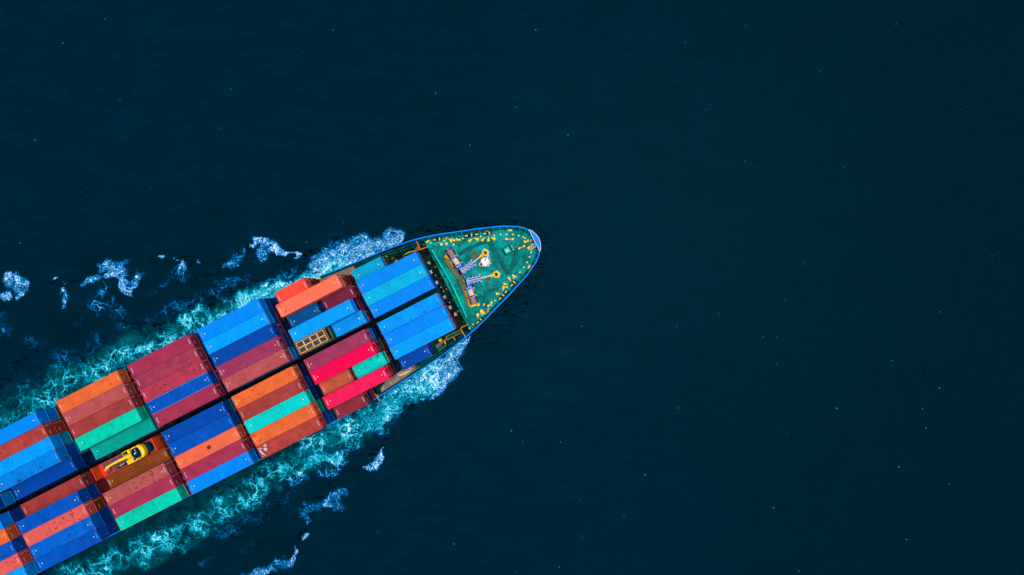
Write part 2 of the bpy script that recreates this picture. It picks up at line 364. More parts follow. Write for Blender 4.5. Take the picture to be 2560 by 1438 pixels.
# foam: densities painted where the wake breaks (points measured on the water plane)
# (polyline of (px,py,radius)), white density, lace density, turquoise aeration
BL = [
 ([(1012,603,9),(985,612,22),(940,622,34),(900,632,46),(860,640,46)], 0.74, 0.5, 0.2),
 ([(1010,606,8),(960,640,16),(915,655,20),(880,668,22),(850,680,24)], 0.95, 0.3, 0.2),
 ([(860,668,26),(820,680,30),(780,705,34),(740,728,34),(700,750,30)], 0.82, 0.85, 0.5),
 ([(800,640,22),(760,670,22),(700,700,25),(650,720,25),(600,740,25)], 0.38, 0.5, 0.15),
 ([(710,716,16),(680,732,18),(640,752,20),(600,772,16)], 0.92, 0.3, 0.5),
 ([(700,735,36),(640,752,38),(590,775,38),(540,790,42),(480,815,46),(430,840,50)], 0.45, 0.95, 0.75),
 ([(430,840,52),(370,865,54),(320,890,56),(260,920,56),(200,950,54),(150,975,50)], 0.30, 0.95, 0.85),
 ([(150,975,52),(90,1000,50),(40,1020,46),(-40,1060,55)], 0.16, 0.95, 0.85),
 ([(250,900,40),(180,930,45),(110,950,45),(50,960,40),(0,985,40)], 0.10, 0.55, 0.35),
 ([(1000,600,22),(950,612,34),(900,625,44),(850,640,44),(800,660,36)], 0.7, 0.4, 0.1),
 ([(300,830,30),(260,845,30),(220,870,30),(160,880,28)], 0.16, 0.5, 0.12), ([(420,780,26),(370,800,24),(330,830,22)], 0.14, 0.55, 0.12),
 ([(620,700,20),(560,715,22),(500,745,24),(450,770,22)], 0.2, 0.5, 0.1), ([(0,900,30),(50,900,26)], 0.1, 0.35, 0.1),
 ([(620,745,14),(598,748,12)], 0.9, 0.2, 0.3), ([(560,786,14),(535,795,10)], 0.85, 0.3, 0.3),
 ([(340,878,8),(355,874,12),(378,862,10)], 0.95, 0.2, 0.4),
 ([(262,880,22),(205,900,26),(150,905,30),(95,880,30)], 0.12, 0.45, 0.12),
 # starboard wake
 ([(1178,842,7),(1160,862,18),(1135,888,28),(1110,918,40),(1075,945,44),(1040,975,44)], 0.72, 0.8, 0.22),
 ([(1172,850,8),(1158,875,13),(1145,900,18),(1140,925,20),(1120,955,20),(1085,975,22)], 0.8, 0.5, 0.1),
 ([(1160,865,12),(1130,895,18),(1095,925,20),(1055,955,20),(1010,985,20)], 0.85, 0.5, 0.25),
 ([(1090,900,14),(1050,935,16),(1010,965,18),(975,990,18)], 0.75, 0.6, 0.45),
 ([(1045,975,44),(1000,1000,46),(955,1030,48),(915,1055,48)], 0.64, 0.9, 0.5),
 ([(920,1030,30),(880,1050,34),(840,1080,38),(800,1105,42),(760,1140,44)], 0.52, 0.9, 0.85),
 ([(840,1150,14),(810,1145,18),(775,1150,18),(755,1176,14)], 0.72, 0.5, 0.7),
 ([(880,1100,34),(840,1150,30),(790,1175,30),(740,1200,30)], 0.32, 0.85, 0.25),
 ([(760,1145,42),(705,1172,42),(650,1205,44),(600,1240,46)], 0.28, 0.95, 0.8),
 ([(600,1250,46),(540,1285,44),(480,1318,44),(430,1345,44)], 0.24, 0.95, 0.8),
 ([(430,1345,44),(370,1375,42),(320,1395,42),(250,1425,46),(180,1450,50)], 0.16, 0.95, 0.85),
 ([(560,1230,26),(470,1270,28),(380,1320,30),(300,1360,34),(200,1410,40)], 0.0, 0.25, 0.55),
 ([(720,1240,26),(650,1290,26),(570,1330,26),(500,1360,24)], 0.10, 0.5, 0.15),
 ([(378,1352,8),(395,1347,8)], 0.8, 0.3, 0.5),
 # breaking crests away from the hull, port side
 ([(622,618,5),(640,608,12),(669,608,17),(694,616,14),(712,624,9),(735,628,6),(755,630,4)], 0.86, 0.3, 0.05),
 ([(655,625,14),(662,642,12)], 0.62, 0.3, 0.05), ([(640,655,9)], 0.35, 0.4, 0.05),
 ([(558,664,12),(578,652,20),(598,642,20),(610,632,10)], 0.52, 0.55, 0.05),
 ([(248,672,14),(275,665,28),(300,672,24)], 0.66, 0.5, 0.0), ([(262,698,7),(285,690,9),(300,700,10),(318,716,16),(330,728,12)], 0.86, 0.2, 0.0),
 ([(345,685,14),(340,705,16),(330,725,14)], 0.62, 0.4, 0.0), ([(202,712,7),(222,704,11),(242,698,12)], 0.62, 0.4, 0.0),
 ([(20,700,20),(40,705,26),(58,708,18)], 0.72, 0.4, 0.0), ([(-5,740,10),(14,737,12)], 0.85, 0.2, 0.0), ([(42,742,10),(58,728,9)], 0.7, 0.3, 0.0),
 ([(131,701,3),(142,697,6),(150,692,3)], 0.85, 0.1, 0.0), ([(160,706,4),(168,709,4)], 0.6, 0.1, 0.0),
 ([(402,639,5),(409,643,4)], 0.9, 0.1, 0.0), ([(436,647,4),(446,652,2)], 0.75, 0.1, 0.0), ([(492,655,5),(499,658,3)], 0.8, 0.1, 0.0),
 ([(455,672,16),(462,690,18),(456,705,12)], 0.36, 0.8, 0.05), ([(432,680,16),(410,702,18)], 0.2, 0.55, 0.0), ([(400,715,10),(370,732,14),(350,748,10)], 0.15, 0.35, 0.0),
 ([(503,690,8),(506,705,8)], 0.3, 0.4, 0.0),
 ([(160,728,14),(168,745,15),(160,775,11)], 0.45, 0.7, 0.15), ([(262,730,16),(255,760,24),(225,755,18)], 0.22, 0.65, 0.05),
 ([(285,775,18),(300,800,16)], 0.2, 0.6, 0.05), ([(335,775,12),(325,800,16)], 0.1, 0.4, 0.0), ([(292,818,9),(310,822,12),(325,818,8)], 0.42, 0.5, 0.1),
 ([(8,780,16),(12,805,20),(5,830,12)], 0.3, 0.6, 0.1), ([(205,790,12),(190,810,14)], 0.12, 0.45, 0.0), ([(58,793,14)], 0.08, 0.4, 0.0),
 ([(85,850,28),(115,855,25)], 0.14, 0.45, 0.1), ([(110,880,14)], 0.2, 0.4, 0.1), ([(86,900,10)], 0.35, 0.4, 0.1), ([(150,900,24),(165,910,24),(200,905,24)], 0.22, 0.55, 0.1),
 ([(242,855,12),(236,835,12)], 0.1, 0.3, 0.0),
 # starboard side crests
 ([(967,1112,3),(962,1128,5),(957,1143,12),(945,1158,12),(930,1166,9),(912,1172,7)], 0.88, 0.2, 0.0), ([(925,1143,6)], 0.5, 0.3, 0),
 ([(848,1240,14),(838,1255,18),(815,1265,22),(785,1272,18),(765,1285,14),(762,1302,10)], 0.5, 0.6, 0.03), ([(815,1268,10)], 0.75, 0.2, 0),
 ([(735,1278,10),(745,1292,8)], 0.2, 0.4, 0.0), ([(760,1343,5),(768,1338,6),(773,1332,4)], 0.8, 0.2, 0.0),
 ([(742,1362,3),(741,1380,6),(735,1400,8),(726,1412,8)], 0.85, 0.2, 0.0), ([(715,1405,14),(700,1395,12)], 0.6, 0.5, 0.0),
 ([(690,1412,16),(672,1420,20),(650,1425,20),(630,1440,16),(610,1450,16)], 0.62, 0.5, 0.0),
 ([(632,1350,10),(618,1362,18),(600,1370,14)], 0.2, 0.55, 0.0), ([(545,1392,12),(520,1402,16),(505,1410,12)], 0.14, 0.45, 0.0),
 ([(885,1225,8),(850,1208,8)], 0.1, 0.25, 0.0), ([(845,1210,8)], 0.18, 0.3, 0.0),
]
DARK_STREAKS = [([(1030,590,14),(1120,572,16),(1200,560,12),(1290,556,10),(1350,575,14),(1372,610,18),(1365,650,16)], 0, 0, 0, 0.8), ([(1350,650,14),(1330,700,22),(1300,740,30),(1260,790,34),(1215,835,28),(1180,860,20)], 0, 0, 0, 1.0),  # paths of the painted dark reflections and steep wave faces
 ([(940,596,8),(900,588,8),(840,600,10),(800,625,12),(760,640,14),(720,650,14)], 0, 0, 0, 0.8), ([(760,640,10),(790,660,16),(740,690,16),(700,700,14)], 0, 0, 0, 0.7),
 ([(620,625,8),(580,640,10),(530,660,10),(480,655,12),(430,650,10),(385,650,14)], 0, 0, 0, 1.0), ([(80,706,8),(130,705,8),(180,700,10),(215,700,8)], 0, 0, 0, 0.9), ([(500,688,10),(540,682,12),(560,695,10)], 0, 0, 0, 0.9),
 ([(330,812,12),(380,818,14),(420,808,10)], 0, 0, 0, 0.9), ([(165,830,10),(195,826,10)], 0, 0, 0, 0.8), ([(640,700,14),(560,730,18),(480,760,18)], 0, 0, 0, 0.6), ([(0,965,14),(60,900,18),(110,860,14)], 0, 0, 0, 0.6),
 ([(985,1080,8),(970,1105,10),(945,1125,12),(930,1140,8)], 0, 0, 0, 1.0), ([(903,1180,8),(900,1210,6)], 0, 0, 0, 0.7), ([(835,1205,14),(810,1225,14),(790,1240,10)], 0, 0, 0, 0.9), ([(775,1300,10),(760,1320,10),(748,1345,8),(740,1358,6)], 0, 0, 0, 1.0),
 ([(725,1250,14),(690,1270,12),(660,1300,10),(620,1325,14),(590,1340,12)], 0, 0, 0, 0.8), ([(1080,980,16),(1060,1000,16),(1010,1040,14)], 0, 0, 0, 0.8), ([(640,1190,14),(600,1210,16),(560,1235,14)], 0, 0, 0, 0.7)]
def foam():
    step = 0.40; k = CAMZ/FPX
    x0, x1, y0, y1 = -118.0, 12.0, -66.0, 16.0
    xs = np.arange(x0, x1, step); ys = np.arange(y0, y1, step)
    X, Y = np.meshgrid(xs, ys)
    px = X/k+1280; py = -Y/k+719
    rng = np.random.RandomState(3)
    def sm(n, amp):      # smooth random wobble of the outlines
        g = rng.rand(int(len(ys)*step/n)+3, int(len(xs)*step/n)+3)
        gy = (np.arange(len(ys))*step/n); gx = (np.arange(len(xs))*step/n)
        iy = gy.astype(int); fy = (gy-iy)[:, None]; ix = gx.astype(int); fx = (gx-ix)[None, :]
        fy = fy*fy*(3-2*fy); fx = fx*fx*(3-2*fx)
        a = g[iy][:, ix]; b = g[iy][:, ix+1]; c = g[iy+1][:, ix]; d = g[iy+1][:, ix+1]
        return ((a*(1-fx)+b*fx)*(1-fy)+(c*(1-fx)+d*fx)*fy-0.5)*amp
    BL2 = [([(a, b, c*(1.35 if 10 < c < 30 else 1.1)) for a, b, c in pts], (W+0.08 if W < 0.8 else W), L, T, *D) if (T < 0.11 and W >= 0.12) else (pts, W, L, T, *D) for pts, W, L, T, *D in BL]
    EX = [([(a, b, c*1.9+3) for a, b, c in pts], W*0.30, L*0.45, 0.0) for pts, W, L, T, *D in BL if T < 0.11 and W > 0.25]
    EX += [([(700,745,40),(600,790,50),(480,840,62),(330,910,70),(200,970,66),(60,1030,66),(-40,1070,60)], 0, 0.15, 0.55),
           ([(900,1075,40),(780,1125,50),(660,1180,60),(540,1250,66),(420,1310,66),(300,1370,66),(180,1430,66)], 0, 0.15, 0.55)]
    wx = sm(3.0, 26)+sm(1.3, 18)+sm(0.8, 9); wy = sm(3.0, 26)+sm(1.3, 18)+sm(0.8, 9)
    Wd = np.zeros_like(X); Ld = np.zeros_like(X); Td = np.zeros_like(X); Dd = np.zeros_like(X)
    for pts, W, L, T, *D in BL2+DARK_STREAKS+EX:
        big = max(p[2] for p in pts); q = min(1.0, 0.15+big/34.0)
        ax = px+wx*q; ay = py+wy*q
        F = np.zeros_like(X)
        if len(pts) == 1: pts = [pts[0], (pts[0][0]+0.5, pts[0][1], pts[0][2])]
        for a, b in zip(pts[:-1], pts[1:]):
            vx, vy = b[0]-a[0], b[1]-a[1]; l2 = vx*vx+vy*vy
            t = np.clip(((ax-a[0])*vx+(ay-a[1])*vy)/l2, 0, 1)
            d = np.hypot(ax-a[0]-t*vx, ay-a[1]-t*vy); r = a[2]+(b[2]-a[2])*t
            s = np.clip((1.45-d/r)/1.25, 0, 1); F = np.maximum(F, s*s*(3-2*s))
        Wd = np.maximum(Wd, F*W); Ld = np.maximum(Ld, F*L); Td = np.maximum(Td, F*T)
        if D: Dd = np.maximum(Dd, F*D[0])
    keep = (Wd+Ld+Td+Dd) > 0.01
    ny, nx = X.shape
    cell = keep[:-1, :-1] | keep[1:, :-1] | keep[:-1, 1:] | keep[1:, 1:]
    # nothing under the hull, where nobody could see it
    sx = (X-ORG.x)*CT+(Y-ORG.y)*ST; sy = -(X-ORG.x)*ST+(Y-ORG.y)*CT
    inside = (sx < -14) & (np.abs(sy) < 10.0) | (sx < 2) & (np.abs(sy) < 2.5)
    cell &= ~inside[:-1, :-1]
    used = np.zeros_like(keep); used[:-1, :-1] |= cell; used[1:, :-1] |= cell; used[:-1, 1:] |= cell; used[1:, 1:] |= cell
    idx = -np.ones(X.shape, int); idx[used] = np.arange(used.sum())
    Z = 0.02+0.05*np.clip(Wd, 0, 1)
    vs = np.stack([X[used], Y[used], Z[used]], 1)
    jj, ii = np.nonzero(cell)
    fs = np.stack([idx[jj, ii], idx[jj, ii+1], idx[jj+1, ii+1], idx[jj+1, ii]], 1)
    me = bpy.data.meshes.new('wake_foam'); me.from_pydata(vs.tolist(), [], fs.tolist()); me.shade_smooth()
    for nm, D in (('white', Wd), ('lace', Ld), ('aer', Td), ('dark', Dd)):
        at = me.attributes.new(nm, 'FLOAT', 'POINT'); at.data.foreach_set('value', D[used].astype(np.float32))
    t = NT('wake_foam'); v = t.coords(False, world=True)
    def att(n): return t.node('ShaderNodeAttribute', attribute_name=n).outputs['Fac']
    aw, al, aa = att('white'), att('lace'), att('aer')
    def warp(vec, sc, amp, det=3):
        n = t.noise(vec, sc, det, 0.6)
        s0 = t.node('ShaderNodeVectorMath', operation='SUBTRACT'); t.l.new(n.outputs['Color'], s0.inputs[0]); s0.inputs[1].default_value = (0.5, 0.5, 0.5)
        s1 = t.node('ShaderNodeVectorMath', operation='SCALE', inp={'Scale': amp}); t.l.new(s0.outputs[0], s1.inputs[0])
        s2 = t.node('ShaderNodeVectorMath', operation='ADD'); t.l.new(vec, s2.inputs[0]); t.l.new(s1.outputs[0], s2.inputs[1])
        return s2.outputs[0]
    w1 = warp(v, 0.22, 5.0); w2 = warp(w1, 0.9, 1.6, 4)
    def edge(vec, sc, w_):
        vo = t.node('ShaderNodeTexVoronoi', feature='DISTANCE_TO_EDGE', inp={'Scale': sc}); t.l.new(vec, vo.inputs['Vector'])
        return t.mr(vo.outputs['Distance'], 0.0, w_, 1.0, 0.0)
    def ridge(vec, sc, w_, det=4):
        n = t.noise(vec, sc, det, 0.55).outputs[0]
        return t.mr(t.math('ABSOLUTE', t.math('SUBTRACT', n, 0.5)), 0.0, w_, 1.0, 0.0)
    e1 = t.math('POWER', edge(w2, 0.42, 0.26), 2.0); e2 = t.math('POWER', edge(w2, 1.25, 0.34), 1.8); r1 = t.math('POWER', ridge(w1, 0.75, 0.085), 1.4); r2 = ridge(w2, 2.2, 0.08)
    patch = t.mr(t.noise(v, 0.16, 4, 0.65).outputs[0], 0.36, 0.62)
    patch2 = t.mr(t.noise(w1, 0.75, 4, 0.7).outputs[0], 0.36, 0.66)
    fine = t.noise(w1, 4.5, 4, 0.8).outputs[0]; fmod = t.mr(fine, 0.32, 0.66, 0.15, 1.2)
    lc = t.math('MAXIMUM', t.math('MULTIPLY', e1, 0.85), t.math('MULTIPLY', e2, t.math('MULTIPLY', patch2, 0.75)))
    lc = t.math('MAXIMUM', lc, t.math('MULTIPLY', r1, t.math('MULTIPLY', patch2, 0.85)))
    lc = t.math('ADD', lc, t.math('MULTIPLY', r2, 0.28))
    lc = t.math('MULTIPLY', lc, t.math('MULTIPLY', t.math('ADD', t.math('MULTIPLY', patch, 0.75), 0.25), fmod))
    lace = t.math('MULTIPLY', t.math('MULTIPLY', lc, t.mr(al, 0.0, 0.95, 0.0, 1.15)), t.mr(aw, 0.05, 0.6, 0.62, 1.0))
    clump = t.noise(w1, 1.55, 6, 0.78).outputs[0]
    thr = t.math('SUBTRACT', 0.76, t.math('MULTIPLY', aw, 0.54))
    wh = t.math('DIVIDE', t.math('SUBTRACT', clump, thr), 0.22, clamp=True)
    holes = t.mr(t.noise(w2, 1.7, 4, 0.7).outputs[0], 0.43, 0.56, 0.04, 1.0)
    full = t.mr(aw, 0.8, 1.0, 0.0, 0.7)
    wh = t.math('MULTIPLY', wh, t.math('MAXIMUM', holes, full))
    wh = t.math('MULTIPLY', wh, t.mr(t.noise(w2, 3.3, 4, 0.75).outputs[0], 0.40, 0.58, 0.22, 1.12), clamp=True)
    wh = t.math('MULTIPLY', wh, t.mr(aw, 0.0, 0.15))
    cell2 = t.math('MULTIPLY', edge(w2, 1.9, 0.40), t.mr(aw, 0.2, 0.8, 0.0, 0.6))
    wh = t.math('MULTIPLY', wh, t.mr(aa, 0.4, 0.9, 1.0, 0.86))
    inten = t.math('MAXIMUM', t.math('MAXIMUM', wh, lace), t.math('MULTIPLY', cell2, fmod), clamp=True)
    # aerated water glows turquoise between the threads
    ta = t.math('MULTIPLY', aa, t.math('ADD', t.math('MULTIPLY', t.mr(t.noise(w1, 0.35, 4, 0.6).outputs[0], 0.35, 0.65), 0.75), 0.12))
    ramp_b = t.ramp(inten, [(0.0, (0.0, 0.026, 0.075)), (0.28, (0.0, 0.085, 0.27)), (0.50, (0.0, 0.25, 0.62)), (0.72, (0.30, 0.65, 0.90)), (1.0, (0.82, 0.86, 0.88))])
    ramp_t = t.ramp(inten, [(0.0, (0.0, 0.068, 0.082)), (0.26, (0.0, 0.16, 0.22)), (0.5, (0.0, 0.40, 0.56)), (0.78, (0.10, 0.72, 0.84)), (1.0, (0.80, 0.88, 0.88))])
    colr = t.mix(t.mr(aa, 0.05, 0.6), ramp_b, ramp_t)
    veil = t.math('MULTIPLY', t.math('MULTIPLY', t.mr(aw, 0.25, 0.8, 0.0, 0.7), t.mr(aa, 0.03, 0.2, 0.25, 1.0)), t.mr(t.noise(w1, 0.6, 5, 0.7).outputs[0], 0.36, 0.6))
    al_f = t.math('MAXIMUM', t.mr(inten, 0.03, 0.5), t.math('MAXIMUM', t.math('MULTIPLY', ta, 0.95), veil), clamp=True)
    # dark streaks between the foam: hull reflections and steep wavelets painted as colour
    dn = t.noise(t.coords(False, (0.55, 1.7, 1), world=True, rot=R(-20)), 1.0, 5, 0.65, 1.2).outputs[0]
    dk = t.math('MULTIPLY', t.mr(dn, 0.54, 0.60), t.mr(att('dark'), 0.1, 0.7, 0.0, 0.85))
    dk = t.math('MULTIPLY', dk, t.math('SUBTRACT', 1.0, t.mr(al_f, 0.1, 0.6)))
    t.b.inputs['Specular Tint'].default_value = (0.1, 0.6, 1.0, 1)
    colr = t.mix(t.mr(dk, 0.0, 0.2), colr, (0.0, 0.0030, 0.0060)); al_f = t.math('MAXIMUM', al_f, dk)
    t.l.new(colr, t.b.inputs['Base Color']); t.b.inputs['Roughness'].default_value = 0.8; t.b.inputs['Specular IOR Level'].default_value = 0.02
    t.l.new(al_f, t.b.inputs['Alpha'])
    bp = t.node('ShaderNodeBump', inp={'Strength': 0.5, 'Distance': 0.25}); t.l.new(clump, bp.inputs['Height']); t.l.new(bp.outputs[0], t.b.inputs['Normal'])
    me.materials.append(t.m)
    o = link('wake_foam', me)
    tag(o, 'white and turquoise foam of the wake streaming along both sides of the ship', 'foam', kind='stuff')
foam()

def flecks():
    pts = [(157,108,3),(262,48,1.5),(577,223,2),(833,75,1.5),(1339,75,3),(1089,233,3),(1291,268,2.4),(1175,363,2.2),(1420,338,2),(553,322,1.6),(88,350,2.6),(51,608,2.6),(205,480,1.5),(766,606,2),(857,556,1.4),
           (1455,816,2.6),(1413,880,1.8),(1427,879,1.3),(1692,816,2.2),(1861,403,1.8),(1886,417,1.6),(1864,64,2),(1713,107,1.5),(2240,60,1.6),(1908,842,1.5),(1941,844,1.6),(1279,1077,2.6),(1307,1105,2),(1401,1105,2.2),
           (1612,1187,2.6),(1696,1020,2),(1943,911,2),(1962,750,1.5),(1798,785,1.6),(2229,902,2),(2349,970,2.8),(2092,1021,3),(2306,1023,2.2),(2315,1071,2.4),(1967,1083,1.4),(2247,1167,2.6),(2373,1211,2.2),(2266,1349,3),(1934,1269,2.2),
           (1997,1428,2.8),(1456,1344,1.8),(1398,1418,2.2),(1135,1360,2),(1450,1250,1.6),(1290,1430,1.6),(1560,1290,1.4),(945,1330,1.4),(880,1400,1.4),(1020,1230,1.5),(2405,275,1.4),(2110,420,1.5),(2480,640,1.5),(2350,780,1.6),(1640,640,1.5),(1480,600,1.4),(300,250,1.4),(430,120,1.4),(700,150,1.3),(960,260,1.4),(1765,275,1.4),(2050,180,1.4),(2200,560,1.3),(1810,560,1.4),(2010,660,1.3),(760,130,1.3),(375,470,1.4)]
    mb = MB()
    for i, (x, y, r) in enumerate(pts):
        X, Y = sea_xy(x, y); rr = r*0.047*(0.8+0.4*random.random()); n = 9; a0 = random.random()*6
        ring = [(X+rr*(0.7+0.6*random.random())*math.cos(a0+6.283*j/n), Y+rr*(0.7+0.6*random.random())*math.sin(a0+6.283*j/n)) for j in range(n)]
        mb.prism(ring, 0.01, 0.03)
    t = NT('fleck_foam')
    t.b.inputs['Base Color'].default_value = (0.0, 0.19, 0.18, 1); t.b.inputs['Roughness'].default_value = 0.8
    tag(mb.build('foam_flecks', t.m), 'tiny pale green foam flecks scattered over the open water', 'foam flecks', kind='stuff')
flecks()

# ------------------------------------------------------------------ the ship
ship = empty('container_ship', ORG, TH)
tag(ship, 'blue hulled container ship with teal foredeck steaming through dark sea', 'ship')
HW = [(-135, 13.4), (-60, 13.4), (-40, 13.35), (-34, 13.15), (-32.6, 13.0), (-29, 12.65), (-24.6, 12.25), (-19, 11.5), (-13.7, 10.65), (-10.4, 9.98), (-7, 8.88), (-4, 7.85), (-1, 6.87), (1.7, 5.9), (3.3, 5.28), (4.6, 4.65), (6, 3.85), (7, 3.0), (7.8, 1.95), (8.25, 1.05), (8.43, 0.0)]
def zrim(x):
    t = min(1, max(0, (x+26)/15.4)); return 8.8+5.7*t*t*(3-2*t)
def hw(x):
    for a, b in zip(HW[:-1], HW[1:]):
        if a[0] <= x <= b[0]: return a[1]+(b[1]-a[1])*(x-a[0])/(b[0]-a[0])
    return 0
st = []
for a, b in zip(HW[:-1], HW[1:]):
    n = max(1, int((b[0]-a[0])/1.2)) if a[0] > -45 else 3
    for i in range(n):
        st.append(a[0]+(b[0]-a[0])*i/n)
st.append(8.43)
# smooth half widths
hs = [hw(x) for x in st]
for _ in range(3): hs = [hs[0]]+[(hs[i-1]+2*hs[i]+hs[i+1])/4 if st[i] < 7 else hs[i] for i in range(1, len(hs)-1)]+[hs[-1]]
def ring(off, zf, fl=0.0):
    """closed outline, port side aft -> stem -> starboard side aft; off = inset, fl = flare narrowing"""
    P = []
    n = len(st)
    for i in range(n):
        x, y = st[i], hs[i]
        i0, i1 = max(0, i-1), min(n-1, i+1)
        tx, ty = st[i1]-st[i0], hs[i1]-hs[i0]
        if i == n-1: tx, ty = 0, -1
        l = math.hypot(tx, ty); nx, ny = -ty/l, tx/l      # outward normal (port)
        tb = min(1, max(0, (x+38)/46)); tb = tb*tb
        P.append((x-nx*off-5.5*fl*tb, max(0.0, y-ny*off)*(1-0.5*fl*tb), zf(x)))
    return P+[(p[0], -p[1], p[2]) for p in P[-2::-1]]
def loft(rings, closed=False):
    mb = MB(); n = len(rings[0])
    vs = [p for r in rings for p in r]; fs = []
    for k in range(len(rings)-1):
        for i in range(n-1):
            fs.append((k*n+i, k*n+i+1, (k+1)*n+i+1, (k+1)*n+i))
    return mb.add(vs, fs)
RW = 0.2
loft([ring(0, zrim), ring(0.02, lambda x: zrim(x)-1.2, 0.08), ring(0.05, lambda x: zrim(x)*0.6, 0.4), ring(0.1, lambda x: 2.0, 0.85), ring(0.1, lambda x: -2.5, 1.0)]).build('hull', M['hull'], ship, True)
loft([ring(0, zrim), ring(0, lambda x: zrim(x)+0.05), ring(RW, lambda x: zrim(x)+0.05), ring(RW, zrim)]).build('bulwark_rail', M['hull'], ship)
DZ, MZ = 13.2, 7.2
# inner bulwark plating
def zin(x): return DZ-0.05 if x > -10.7 else MZ-0.05
loft([ring(0.09, lambda x: zrim(x)+0.003), ring(0.72, zin)]).build('bulwark', paint('bulwark_teal', (0, 104, 100), fade=0.25, spots=0.3), ship)
def deckpoly(xa, xb, inset, z, name, mat, th=0.15):
    xs = [x for x in st if xa < x < xb]; pts = []
    n = 0
    up = []
    R_ = ring(inset, lambda x: z)
    half = R_[:len(st)]
    for p in half:
        if xa < p[0] < xb: up.append((p[0], p[1]))
    up = [(xa, hw(xa)-inset)]+up
    if xb < 8: up.append((xb, hw(xb)-inset))
    lo = [(p[0], -p[1]) for p in up[::-1] if p[1] > 0.01]
    return MB().prism(up+lo, z-th, z).build(name, mat, ship)
deckpoly(-10.6, 9, 0.68, DZ, 'forecastle_deck', M['deck'])
deckpoly(-134, -10.62, 0.14, MZ, 'main_deck', M['dark_green'])
MB().bx(-10.75, -10.6, -9.8, 9.8, MZ+0.01, DZ-0.16).build('forecastle_bulkhead', M['dark_green'], ship)

# stem platform: blue plate with a white edge
pl = [(7.55, 2.28), (7.9, 1.9), (8.2, 1.3), (8.42, 0.6), (8.5, 0), (8.42, -0.6), (8.2, -1.3), (7.9, -1.9), (7.55, -2.28)]
po = MB().prism(pl, 14.56, 14.66).build('bow_platform', M['hull'], ship)
edge = MB()
for a, b in zip(pl, pl[1:]+pl[:1]): edge.bar((a[0], a[1], 14.68), (b[0], b[1], 14.68), 0.075, 0.08)
edge.build('white_edge', M['white'], po)
# anchor ball stand beside it
sb = MB()
for a, b in (((1570, 345), (1580, 395)), ((1580, 395), (1625, 370)), ((1570, 345), (1612, 330)), ((1612, 330), (1625, 370))):
    p, q = A(*a, 14.2), A(*b, 14.2); sb.bar((*p, 14.2), (*q, 14.2), 0.07)
    sb.bar((*p, 14.2), (*p, DZ), 0.06)
bs = sb.build('stem_ladder_frame', M['white'], ship)
q = A(1597, 360, 13.8); MB().cyl((q[0]-.18, q[1]-.1, 13.6), (q[0]+.18, q[1]+.1, 13.6), .2).build('roller', M['amber'], bs)

# stays along the forecastle bulwark: cream foot and thin teal brace
feet = [(368,318),(530,290),(625,270),(682,270),(752,265),(965,243),(1127,228),(1203,218),(1277,215),(1353,218),(1423,232),(1478,248),(1503,262),(1535,290),(1577,405),(1575,438),(1557,495),(1527,560),(1488,620),(1440,680),(1390,737),(1280,855),(1140,1018),(1097,1075),(1060,1120),(990,1187),(878,1303),(838,1350)]
RI = [p for p in ring(0.2, lambda x: 14.4)]
for f in feet:
    x, y = A(f[0], f[1], DZ+0.1)
    # nearest point on the rim
    tgt = min(RI, key=lambda p: (p[0]-x)**2+(p[1]-y)**2)
    best = None
    for a, b in zip(RI[:-1], RI[1:]):
        vx, vy = b[0]-a[0], b[1]-a[1]; l2 = vx*vx+vy*vy+1e-9
        t_ = max(0, min(1, ((x-a[0])*vx+(y-a[1])*vy)/l2)); q = (a[0]+t_*vx, a[1]+t_*vy)
        d = math.hypot(q[0]-x, q[1]-y)
        if best is None or d < best[0]: best = (d, q)
    q = best[1]; dx, dy = q[0]-x, q[1]-y; l = math.hypot(dx, dy); dx /= l; dy /= l
    s = MB().bar((x, y, DZ+0.08), (q[0], q[1], 14.42), 0.09, 0.07).build('bulwark_stay', M['teal_steel'], ship)
    w_ = 0.2
    MB().prism([(x-dx*0.2-dy*w_, y-dy*0.2+dx*w_), (x-dx*0.2+dy*w_, y-dy*0.2-dx*w_), (x+dx*0.24, y+dy*0.24)], DZ+0.004, DZ+0.14).build('foot', M['cream'], s)

# yellow triangular brackets
tri = [((808,292),(866,272),(838,320)),((886,264),(950,268),(930,304)),((965,290),(1018,258),(990,311)),((1057,245),(1078,302),(1042,306)),((1086,252),(1147,262),(1130,299)),
       ((578,266),(634,292),(612,325)),((1480,292),(1538,308),(1487,328)),((1562,350),(1552,408),(1516,385)),((1343,698),(1380,712),(1356,758)),((1282,738),(1316,734),(1328,788)),
       ((1238,800),(1298,818),(1240,832)),((1224,838),(1262,846),(1232,896)),((1145,915),(1203,930),(1153,952)),((985,1126),(1034,1176),(956,1168)),((920,1180),(948,1180),(932,1238)),
       ((462,317),(512,345),(500,355)),((1270,857),(1290,848),(1285,868))]
for a, b, c_ in tri:
    pts = [A(*p, DZ+0.4) for p in (a, b, c_)]
    o = MB().prism(pts, DZ+0.004, DZ+0.42).build('yellow_bracket', M['yellow'], ship)
